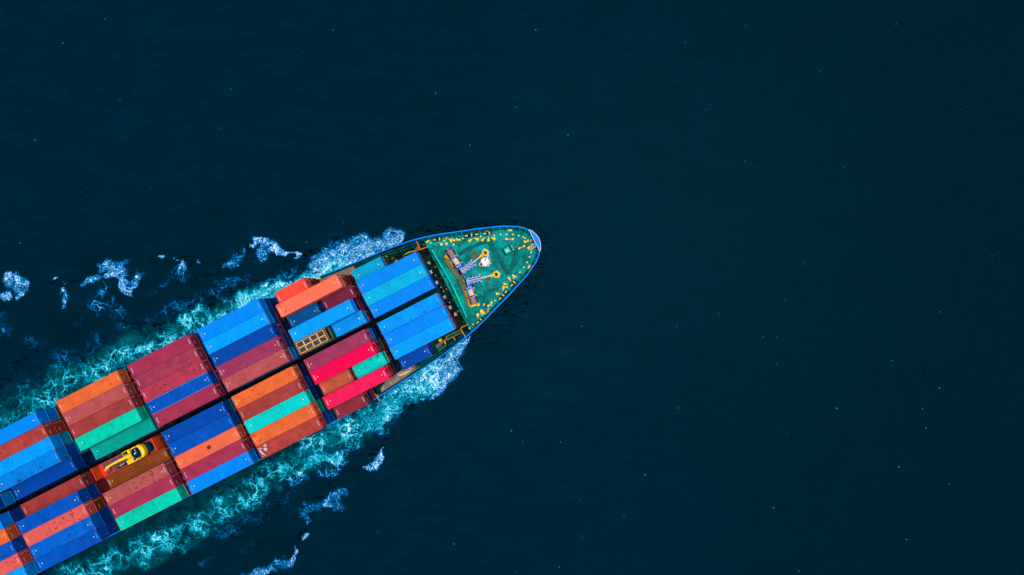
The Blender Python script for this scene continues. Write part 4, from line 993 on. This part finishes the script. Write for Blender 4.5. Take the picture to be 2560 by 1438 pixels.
def cast_mesh():
    if 'c' in _geo: return _geo['c']
    me = MB().box((0, 0, 0), (0.178, 0.162, 0.118)).mesh('corner_casting'); me.materials.append(M['rust']); _geo['c'] = me; return me
def mark_mesh(kind):
    if kind in _geo: return _geo[kind]
    mb = MB()
    if kind == 'roof':       # a short row of characters across the roof
        y = -0.62
        for wd in (0.16, 0.14, 0.2, 0.12, 0.17, 0.14, 0.1):
            mb.box((0, y+wd/2, 0), (0.11, wd-0.04, 0.012)); y += wd
    elif kind == 'dot': mb.cyl((0, 0, -0.01), (0, 0, 0.012), 0.105, n=12)
    elif kind == 'vstrip':
        for k in range(8): mb.box((0, 0, -k*0.13), (0.012, 0.1, 0.105))
    elif kind == 'chars':
        for k in range(4): mb.box((0, k*0.19, 0.04*(k % 2)), (0.012, 0.12, 0.2))
    elif kind == 'square': mb.box((0, 0, 0), (0.012, 0.2, 0.26))
    elif kind == 'sidetext':
        x = 0
        for k in range(22):
            wd = random.choice((0.12, 0.16, 0.22, 0.1)); 
            if k % 7 != 6: mb.box((x+wd/2, 0, random.uniform(-0.05, 0.05)), (wd-0.03, 0.012, 0.22))
            x += wd+(0.25 if k % 7 == 6 else 0)
    elif kind == 'bars':      # door locking bars
        for y in (-0.85, -0.35, 0.35, 0.85): mb.cyl((0, y, -1.1), (0, y, 1.1), 0.025, n=6)
        mb.box((0.0, 0, 0), (0.02, 0.03, 2.2))
    me = mb.mesh('marking'); me.materials.append(M['mark_white']); _geo[kind] = me; return me

ORD = ['outermost', 'second', 'third', 'fourth', 'inner']
BN = {1: 'foremost bay', 2: 'second bay from bow', 3: 'third bay from bow', 4: 'fourth bay from bow', 5: 'fifth bay from bow', 6: 'sixth bay from bow', 7: 'seventh bay from bow'}
def rowy(side, i):
    # i counted from the ship's edge (0) to the centreline gap (4)
    y = 0.49+1.2375+2.475*(4-i)
    return y if side == 'P' else -y
def container(col, x, y, ztop, L, label, marks=True, front='auto', H=2.59, level=0):
    mat = PM[col]
    yj = random.uniform(-0.012, 0.012); xj = random.uniform(-0.04, 0.04)
    w_ = Matrix.Rotation(TH, 4, 'Z') @ Vector((x+xj, y+yj, 0))+ORG
    r = empty('shipping_container', (w_.x, w_.y, ztop-H), TH)
    tag(r, label, 'container', 'shipping containers stacked on the ship')
    link('shell', body_mesh(L, H), r, mat); link('frame', frame_mesh(L, H), r, mat)
    if level > 1: return r
    cm = M['rust'] if (random.random() < 0.5 or not WARM(col)) else mat
    for cx in (0.089, L-0.089):
        for sy in (-1, 1):
            for cz in ((H-0.059,) if level == 0 else (H-0.059,)):
                c = link('corner_casting', cast_mesh(), r, cm); c.location = (cx, sy*(1.219-0.081), cz)
    mk = M['mark_white'] if WARM(col) else M['mark_blue']
    if level == 0 and marks:
        for xx in (0.42, L-0.42):
            c = link('roof_marking', mark_mesh('roof'), r, mk); c.location = (xx, 0.1, H+0.004)
        dm = M['yellow'] if WARM(col) else M['cream']
        if col not in ('maroon', 'brick red', 'dark maroon', 'scarlet', 'dark plum', 'coral', 'dusty maroon', 'spotted maroon', 'tan orange', 'rusty red'):
            for xx in ((0.95,), (0.95, L-0.95))[random.random() < 0.6 or L < 7]:
                c = link('roof_disc', mark_mesh('dot'), r, dm); c.location = (xx, random.uniform(-.1, .15), H+0.004)
    # end marks on the forward face
    if WARM(col):
        c = link('end_marking', mark_mesh('vstrip'), r, mk); c.location = (L+0.012, 0.8, H-0.35)
        c = link('end_characters', mark_mesh('chars'), r, mk); c.location = (L+0.012, -0.75, H-0.9)
        if random.random() < 0.6:
            c = link('end_label', mark_mesh('square'), r, M['yellow']); c.location = (L+0.012, 0.85, 0.75)
        c = link('locking_bars', mark_mesh('bars'), r, mat); c.location = (L+0.0, 0, H/2)
    elif random.random() < 0.5:
        c = link('end_label', mark_mesh('square'), r, M['amber']); c.location = (L+0.012, -0.5, 0.9); c.scale = (1, .6, .6)
    return r
L40, L20 = 12.19, 6.06
def place(b, side, i, col, tier=0, part='full', desc=None, dz=0.0, xoff=0.0):
    """tier 0 = top tier. part: full / aft / fwd"""
    x0, x1 = bays[b]
    sname = 'upper' if side == 'P' else 'lower'
    rn = {0: 'outermost', 1: 'second', 2: 'third', 3: 'fourth', 4: 'innermost'}[i]
    L = L40 if part == 'full' else L20
    x = x0 if part in ('full', 'aft') else x1-L20
    kind = 'container' if part == 'full' else 'short %s container' % ('rear' if part == 'aft' else 'forward')
    lab = '%s %s, %s row on %s side, %s' % (desc or col, kind, rn, sname, BN[b])
    y = rowy(side, i)
    zt = TT-tier*HC+dz
    top = container(col, x+xoff, y, zt, L, lab)
    return top, x+xoff, y, zt, L, (rn, sname, b, part, col)
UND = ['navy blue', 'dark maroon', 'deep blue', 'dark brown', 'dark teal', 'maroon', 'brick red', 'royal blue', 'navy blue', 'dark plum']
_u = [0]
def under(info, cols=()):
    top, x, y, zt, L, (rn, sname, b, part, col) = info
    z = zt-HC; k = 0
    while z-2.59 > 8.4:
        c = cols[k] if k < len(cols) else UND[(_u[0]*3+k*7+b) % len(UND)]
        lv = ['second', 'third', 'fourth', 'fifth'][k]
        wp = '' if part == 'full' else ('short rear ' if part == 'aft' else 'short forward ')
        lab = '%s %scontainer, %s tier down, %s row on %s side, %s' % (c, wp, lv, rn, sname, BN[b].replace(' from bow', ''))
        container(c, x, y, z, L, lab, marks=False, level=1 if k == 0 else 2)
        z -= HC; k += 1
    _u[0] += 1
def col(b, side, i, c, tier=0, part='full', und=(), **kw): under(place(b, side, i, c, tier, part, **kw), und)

# bay 1
col(1, 'P', 1, 'weathered cyan', 2, 'aft', xoff=-0.4)
col(1, 'P', 2, 'bright blue', 1, desc='plain bright blue'); col(1, 'P', 3, 'cyan blue', 1, desc='cyan ribbed'); col(1, 'P', 4, 'bright blue', 1)
col(1, 'S', 4, 'ribbed blue', 1); col(1, 'S', 3, 'bright blue', 1); col(1, 'S', 2, 'azure blue', 1)
col(1, 'S', 1, 'deep blue', 2, 'aft', xoff=-0.1)
# bay 2
col(2, 'P', 0, 'scarlet', 1, 'aft', ('dark brown',), desc='bright scarlet')
T2 = place(2, 'P', 1, 'salmon', 0, desc='salmon orange, tall'); under(T2, ('dark maroon', 'dark plum'))
c_ = link('side_lettering', mark_mesh('sidetext'), T2[0], M['mark_white']); c_.location = (4.6, -1.225, 0.75)
c_ = link('side_lettering', mark_mesh('sidetext'), T2[0], M['mark_white']); c_.location = (8.6, -1.225, 1.2); c_.scale = (.6, 1, .7)
col(2, 'P', 2, 'slate blue', 1, 'aft'); col(2, 'P', 2, 'dark plum', 1, 'fwd', xoff=0.75)
col(2, 'P', 3, 'azure blue', 0, und=('navy blue',)); 
col(2, 'P', 4, 'azure blue', 1, 'fwd', xoff=0.3)
col(2, 'S', 4, 'plum', 0, und=('bright blue', 'navy blue')); col(2, 'S', 3, 'crimson', 0, und=('dark plum',))
col(2, 'S', 2, 'tan orange', 1, 'aft', xoff=-0.3); col(2, 'S', 2, 'streaked aqua', 1, 'fwd', xoff=0.25, und=('dark maroon',))
col(2, 'S', 1, 'stained crimson', 0, und=('dark maroon',)); col(2, 'S', 0, 'dark maroon', 1, 'aft', und=('navy blue',))
# bay 3
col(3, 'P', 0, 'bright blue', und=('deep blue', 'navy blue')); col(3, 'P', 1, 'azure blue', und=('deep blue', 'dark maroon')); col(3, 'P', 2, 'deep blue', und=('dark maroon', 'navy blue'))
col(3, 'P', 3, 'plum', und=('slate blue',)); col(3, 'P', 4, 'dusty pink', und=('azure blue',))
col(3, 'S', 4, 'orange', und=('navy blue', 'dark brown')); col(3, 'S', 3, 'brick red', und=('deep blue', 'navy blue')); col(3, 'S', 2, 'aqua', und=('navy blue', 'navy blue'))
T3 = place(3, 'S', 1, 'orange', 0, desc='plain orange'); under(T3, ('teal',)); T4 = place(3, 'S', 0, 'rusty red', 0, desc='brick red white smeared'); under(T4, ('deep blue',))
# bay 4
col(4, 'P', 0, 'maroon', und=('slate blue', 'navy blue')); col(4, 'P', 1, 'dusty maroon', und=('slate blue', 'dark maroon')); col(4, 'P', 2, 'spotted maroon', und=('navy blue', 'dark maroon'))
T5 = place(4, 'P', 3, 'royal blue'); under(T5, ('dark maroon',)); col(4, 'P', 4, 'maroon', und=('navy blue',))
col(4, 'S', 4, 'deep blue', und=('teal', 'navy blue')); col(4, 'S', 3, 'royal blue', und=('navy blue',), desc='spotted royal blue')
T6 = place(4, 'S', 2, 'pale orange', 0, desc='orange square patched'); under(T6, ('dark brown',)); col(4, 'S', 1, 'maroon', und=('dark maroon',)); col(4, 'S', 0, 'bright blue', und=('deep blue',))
# bay 5
col(5, 'P', 0, 'orange', und=('dark brown', 'dark maroon')); col(5, 'P', 1, 'dusty pink', und=('dark maroon',)); col(5, 'P', 2, 'brick red', und=('dark maroon',)); col(5, 'P', 3, 'mint green', und=('teal',)); col(5, 'P', 4, 'teal', 1, und=('navy blue',))
col(5, 'S', 3, 'brown', 1, und=('navy blue',)); col(5, 'S', 2, 'stained pink', und=('dark brown',)); col(5, 'S', 1, 'maroon', und=('dark plum',)); col(5, 'S', 0, 'mint green', und=('brown',))
# bay 6
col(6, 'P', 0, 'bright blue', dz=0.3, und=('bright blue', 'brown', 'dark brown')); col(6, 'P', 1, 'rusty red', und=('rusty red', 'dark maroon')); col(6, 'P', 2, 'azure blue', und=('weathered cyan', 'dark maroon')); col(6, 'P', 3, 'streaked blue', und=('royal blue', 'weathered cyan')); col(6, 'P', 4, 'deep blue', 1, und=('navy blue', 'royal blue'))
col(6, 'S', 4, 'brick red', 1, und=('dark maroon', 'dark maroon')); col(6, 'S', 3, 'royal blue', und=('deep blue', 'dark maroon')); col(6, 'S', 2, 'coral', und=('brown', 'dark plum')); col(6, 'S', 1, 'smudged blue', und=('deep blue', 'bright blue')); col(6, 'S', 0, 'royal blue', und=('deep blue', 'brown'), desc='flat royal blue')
# bay 7
for i, (c1, c2) in enumerate((('rusty red', 'maroon'), ('bright blue', 'navy blue'), ('orange', 'dark brown'), ('maroon', 'navy blue'), ('deep blue', 'azure blue'))): col(7, 'P', i, c1, und=(c2, 'navy blue'))
for i, (c1, c2) in enumerate((('azure blue', 'slate blue'), ('coral', 'dark maroon'), ('royal blue', 'navy blue'), ('orange', 'brown'), ('bright blue', 'deep blue'))): col(7, 'S', i, c1, und=(c2, 'dark maroon'))

def patch(top, pts, H, mat, name):   # a painted or stained patch of its own shape on a roof
    MB().add([(x, y, H) for x, y in pts], [tuple(range(len(pts)))]).build(name, mat, top)
patch(T6[0], [(6.0, -0.3), (6.7, -0.3), (6.7, 0.35), (6.0, 0.35)], 2.596, paint('square_patch', (120, 40, 34)), 'roof_patch')
mb = MB()
for k in range(26):
    x, y = random.gauss(0.9, 0.5), random.gauss(-0.1, 0.55); s = random.uniform(0.03, 0.16)
    if 0.1 < x < 3 and abs(y) < 1.1: mb.box((x, y, 2.597+0.0004*k), (s*1.5, s*2.6, 0.002), random.random())
mb.build('white_smear', M['mark_white'], T4[0])
mb = MB()
for y in (-1.15, 1.15): mb.box((6.1, y, 2.6), (11.8, 0.022, 0.012))
mb.build('pale_edge', M['mark_white'], T5[0])

# open-top frame with scrap in eight bays, on top of the second bay
def wpos(x, y, z):
    v = Matrix.Rotation(TH, 4, 'Z') @ Vector((x, y, 0))+ORG; return (v.x, v.y, z)
yr = rowy('P', 4)
oc = empty('open_top_container', wpos(-38.95, yr, TT-2.59), TH)
tag(oc, 'yellow open top container with eight white framed cells of scrap', 'container')
mb = MB()
for sg in (1, -1):
    for z in (0.1, 2.5): mb.box((3.03, sg*1.15, z), (6.06, 0.14, 0.16))
    for x in (0.08, 5.98): mb.box((x, sg*1.13, 1.3), (0.15, 0.16, 2.58))
for x in (0.07, 5.99, 5.72):
    mb.box((x, 0, 2.48), (0.13, 2.1, 0.15)); mb.box((x, 0, 0.1), (0.13, 2.1, 0.15))
mb.build('frame', M['dull_amber'], oc)
MB().bx(0.16, 5.9, -1.06, 1.06, 0.2, 1.7).build('inner_box', M['dark_green'], oc)
# heap of scrap: bumpy surface
nx, ny = 60, 26; vs = []; fs = []
for j in range(ny):
    for i in range(nx): vs.append((0.25+5.35*i/(nx-1), -1.02+2.04*j/(ny-1), 2.12+random.uniform(-0.22, 0.2)))
for j in range(ny-1):
    for i in range(nx-1): a = j*nx+i; fs.append((a, a+1, a+nx+1, a+nx))
MB().add(vs, fs).build('scrap_load', M['scrap'], oc)
for i in range(4):
    for j in range(2):
        cx, cy = 0.95+1.36*i, -0.52+1.04*j; mb = MB()
        for a, b in (((-.62, -.46), (.62, -.46)), ((.62, -.46), (.62, .46)), ((.62, .46), (-.62, .46)), ((-.62, .46), (-.62, -.46))):
            mb.bar((cx+a[0], cy+a[1], 2.56), (cx+b[0], cy+b[1], 2.56), 0.07, 0.1)
        f_ = mb.build('cell_frame', M['cream'], oc)
        MB().box((cx-0.6, cy, 2.64), (0.09, 0.92, 0.03)).build('white_bar', M['mark_white'], f_)
# its column beneath
under((oc, -38.95, yr, TT, L20, ('innermost', 'upper', 2, 'aft', 'x')), ('teal', 'navy blue'))

# flat rack with the excavator
ye = rowy('S', 4)
fr = empty('flat_rack', wpos(-81.2, ye, TT-2.59), TH)
tag(fr, 'red flat rack with orange end walls carrying a yellow excavator', 'flat rack')
fb = MB()
for sg in (1, -1): fb.box((6.09, sg*1.13, 0.32), (12.1, 0.14, 0.42))
for x in (0.9, 2.4, 4.05, 5.7, 8.2, 10.9): fb.box((x, 0, 0.34), (0.22, 2.12, 0.36))
fb.build('base_frame', M['red'], fr)
mb = MB()
for x0, x1 in ((1.05, 2.25), (2.55, 3.9), (4.2, 5.55), (5.85, 8.05), (8.35, 10.75)):
    for k in range(9): mb.bx(x0, x1, -1.04+k*0.232, -1.04+k*0.232+0.2, 0.36, 0.44)
mb.build('timber_floor', M['slats'], fr)
for x, sg in ((0.1, 1), (12.09, -1)):
    e = MB().bx(x-0.06, x+0.06, -1.14, 1.14, 0.1, 2.55).build('end_wall', M['orange_wall'], fr)
    mb = MB()
    for y in (-1.14, 1.14): mb.bx(x-0.09, x+0.09, y-0.07, y+0.07, 0.1, 2.585)
    mb.bx(x-0.085, x+0.085, -1.06, 1.06, 2.5, 2.58)
    mb.build('wall_rim', M['red'], e)
MB().bx(11.0, 12.0, -1.05, 1.05, 0.42, 0.5).build('end_floor', paint('maroon_floor', (150, 24, 44), fade=.25, spots=.5), fr)
MB().bx(0.2, 1.0, -1.05, 1.05, 0.42, 0.5).build('end_floor', M['red'], fr)
mb = MB()
for a, b in (((11.2, -0.9), (11.2, 0.9)), ((11.2, 0.9), (11.95, 0.2)), ((11.95, 0.2), (11.2, -0.9))): mb.bar((*a, 0.9), (*b, 0.9), 0.1)
mb.build('stanchion', M['red'], fr)
under((fr, -81.2, ye, TT, L40, ('innermost', 'lower', 5, 'full', 'x')), ('brown', 'navy blue'))

ex = empty('excavator', wpos(-81.2, ye, TT-2.59+0.45), TH)
tag(ex, 'yellow excavator with folded boom lashed on the red flat rack', 'excavator')
# local x along the rack (bow = +x); tail at about 10.1, boom to 1.3
for sg in (1, -1):
    t_ = MB()
    for k in range(22): t_.box((5.6+k*0.19, sg*0.93, 0.30), (0.13, 0.42, 0.62))
    t_.bx(5.6, 9.7, sg*0.93-0.14, sg*0.93+0.14, 0.05, 0.5)
    t_.build('track', M['black_steel'], ex)
MB().cyl((7.8, 0, 0.3), (7.8, 0, 0.8), 0.65, n=24).build('slewing_ring', M['black_steel'], ex)
def hump(pts, z0, z1, name, m_, par=ex): return MB().prism(pts, z0, z1).build(name, m_, par)
hump([(6.1, -1.22), (9.2, -1.22), (9.75, -0.9), (9.95, -0.35), (9.98, 0), (9.95, 0.35), (9.75, 0.9), (9.2, 1.22), (7.2, 1.22), (6.1, 1.2)], 0.82, 1.1, 'house_deck', M['yellow'])
cw = hump([(9.05, -1.2), (9.5, -1.12), (9.85, -0.8), (10.02, -0.4), (10.06, 0), (10.02, 0.4), (9.85, 0.8), (9.5, 1.12), (9.05, 1.2), (9.25, 0.6), (9.35, 0), (9.25, -0.6)], 1.1, 2.05, 'counterweight', M['yellow'])
MB().prism([(10.07, -1.0), (10.5, -0.85), (10.72, -0.4), (10.76, 0), (10.72, 0.4), (10.5, 0.85), (10.07, 1.0)], 0.3, 1.1).build('dark_tail_block', M['engine'], cw)  # dark rounded block just beyond the counterweight
for y in (-0.45, 0, 0.45): MB().cyl((9.72, y, 2.05), (9.72, y, 2.1), 0.09).build('lifting_eye', M['white'], cw)
hump([(8.0, -0.85), (8.9, -0.85), (9.15, 0), (8.95, 0.85), (8.0, 0.95), (7.7, 0.5), (7.5, 0.0), (7.7, -0.5)], 1.1, 1.95, 'engine_hood', M['engine'])
MB().box((8.3, 0.05, 1.98), (0.5, 0.12, 0.06), .4).box((8.5, 0.55, 1.98), (0.12, 0.2, 0.06)).build('exhaust', M['white'], ex)
MB().prism([(6.05, -1.22), (8.75, -1.22), (8.2, -0.86), (7.3, -0.5), (6.05, -0.42)], 1.1, 1.6).build('tool_box', M['yellow'], ex)
MB().bx(7.35, 7.75, -1.05, -0.65, 1.6, 1.63).build('hatch_grille', M['glass'], ex)
MB().bx(7.95, 8.15, -1.02, -0.8, 1.6, 1.64).build('hatch_grille', M['glass'], ex)
cab = MB().bx(6.35, 7.75, 0.42, 1.2, 1.1, 2.25).build('cab', M['yellow'], ex)
for x0, x1 in ((6.45, 6.72), (6.8, 7.3)): MB().bx(x0, x1, 0.52, 1.1, 2.25, 2.28).build('roof_window', M['glass'], cab)
MB().bx(6.3, 6.345, 0.5, 1.12, 1.45, 2.15).build('windscreen', M['glass'], cab)
MB().bx(7.75, 8.6, 0.98, 1.2, 1.1, 1.7).build('side_box', M['yellow'], ex)
# boom: from the pivot up and over, arm folded down to the rack
def beam(p, q, w0, h0, w1, h1):
    p, q = Vector(p), Vector(q); d = (q-p).normalized(); s_ = d.cross(Vector((0, 0, 1))).normalized(); u_ = s_.cross(d)
    vs = []
    for c, w_, h_ in ((p, w0, h0), (q, w1, h1)):
        for a, b in ((-1, -1), (1, -1), (1, 1), (-1, 1)): vs.append(c+s_*a*w_/2+u_*b*h_/2)
    return vs, [(0, 1, 2, 3), (7, 6, 5, 4), (0, 4, 5, 1), (1, 5, 6, 2), (2, 6, 7, 3), (3, 7, 4, 0)]
bm = MB(); bm.add(*beam((7.9, 0.08, 1.4), (5.4, 0.16, 2.5), 0.5, 0.5, 0.44, 0.7)); bm.add(*beam((5.45, 0.16, 2.5), (2.6, 0.1, 1.9), 0.44, 0.6, 0.34, 0.36))
bm.build('boom', M['yellow'], ex)
MB().add(*beam((2.75, -0.0, 1.75), (1.35, -0.22, 0.75), 0.36, 0.4, 0.3, 0.24)).build('arm', M['cream'], ex)
MB().cyl((6.9, 0.5, 1.5), (4.6, 0.55, 2.2), 0.08).cyl((4.6, 0.55, 2.2), (3.6, 0.5, 2.05), 0.05).build('hydraulic_cylinder', M['winch_blue'], ex)
MB().cyl((6.2, -0.15, 2.75), (4.0, -0.1, 2.5), 0.06).build('hydraulic_cylinder', M['maroon_steel'], ex)
MB().box((1.6, -0.25, 0.35), (0.9, 0.9, 0.5), .1).build('bucket', M['red'], ex)
MB().box((4.4, -0.85, 0.3), (2.0, 0.3, 0.3)).build('timber_wedge', M['glass'], ex)
MB().bar((4.9, -0.62, 0.5), (3.9, -0.7, 0.5), 0.08).build('lashing_strap', M['white'], ex)
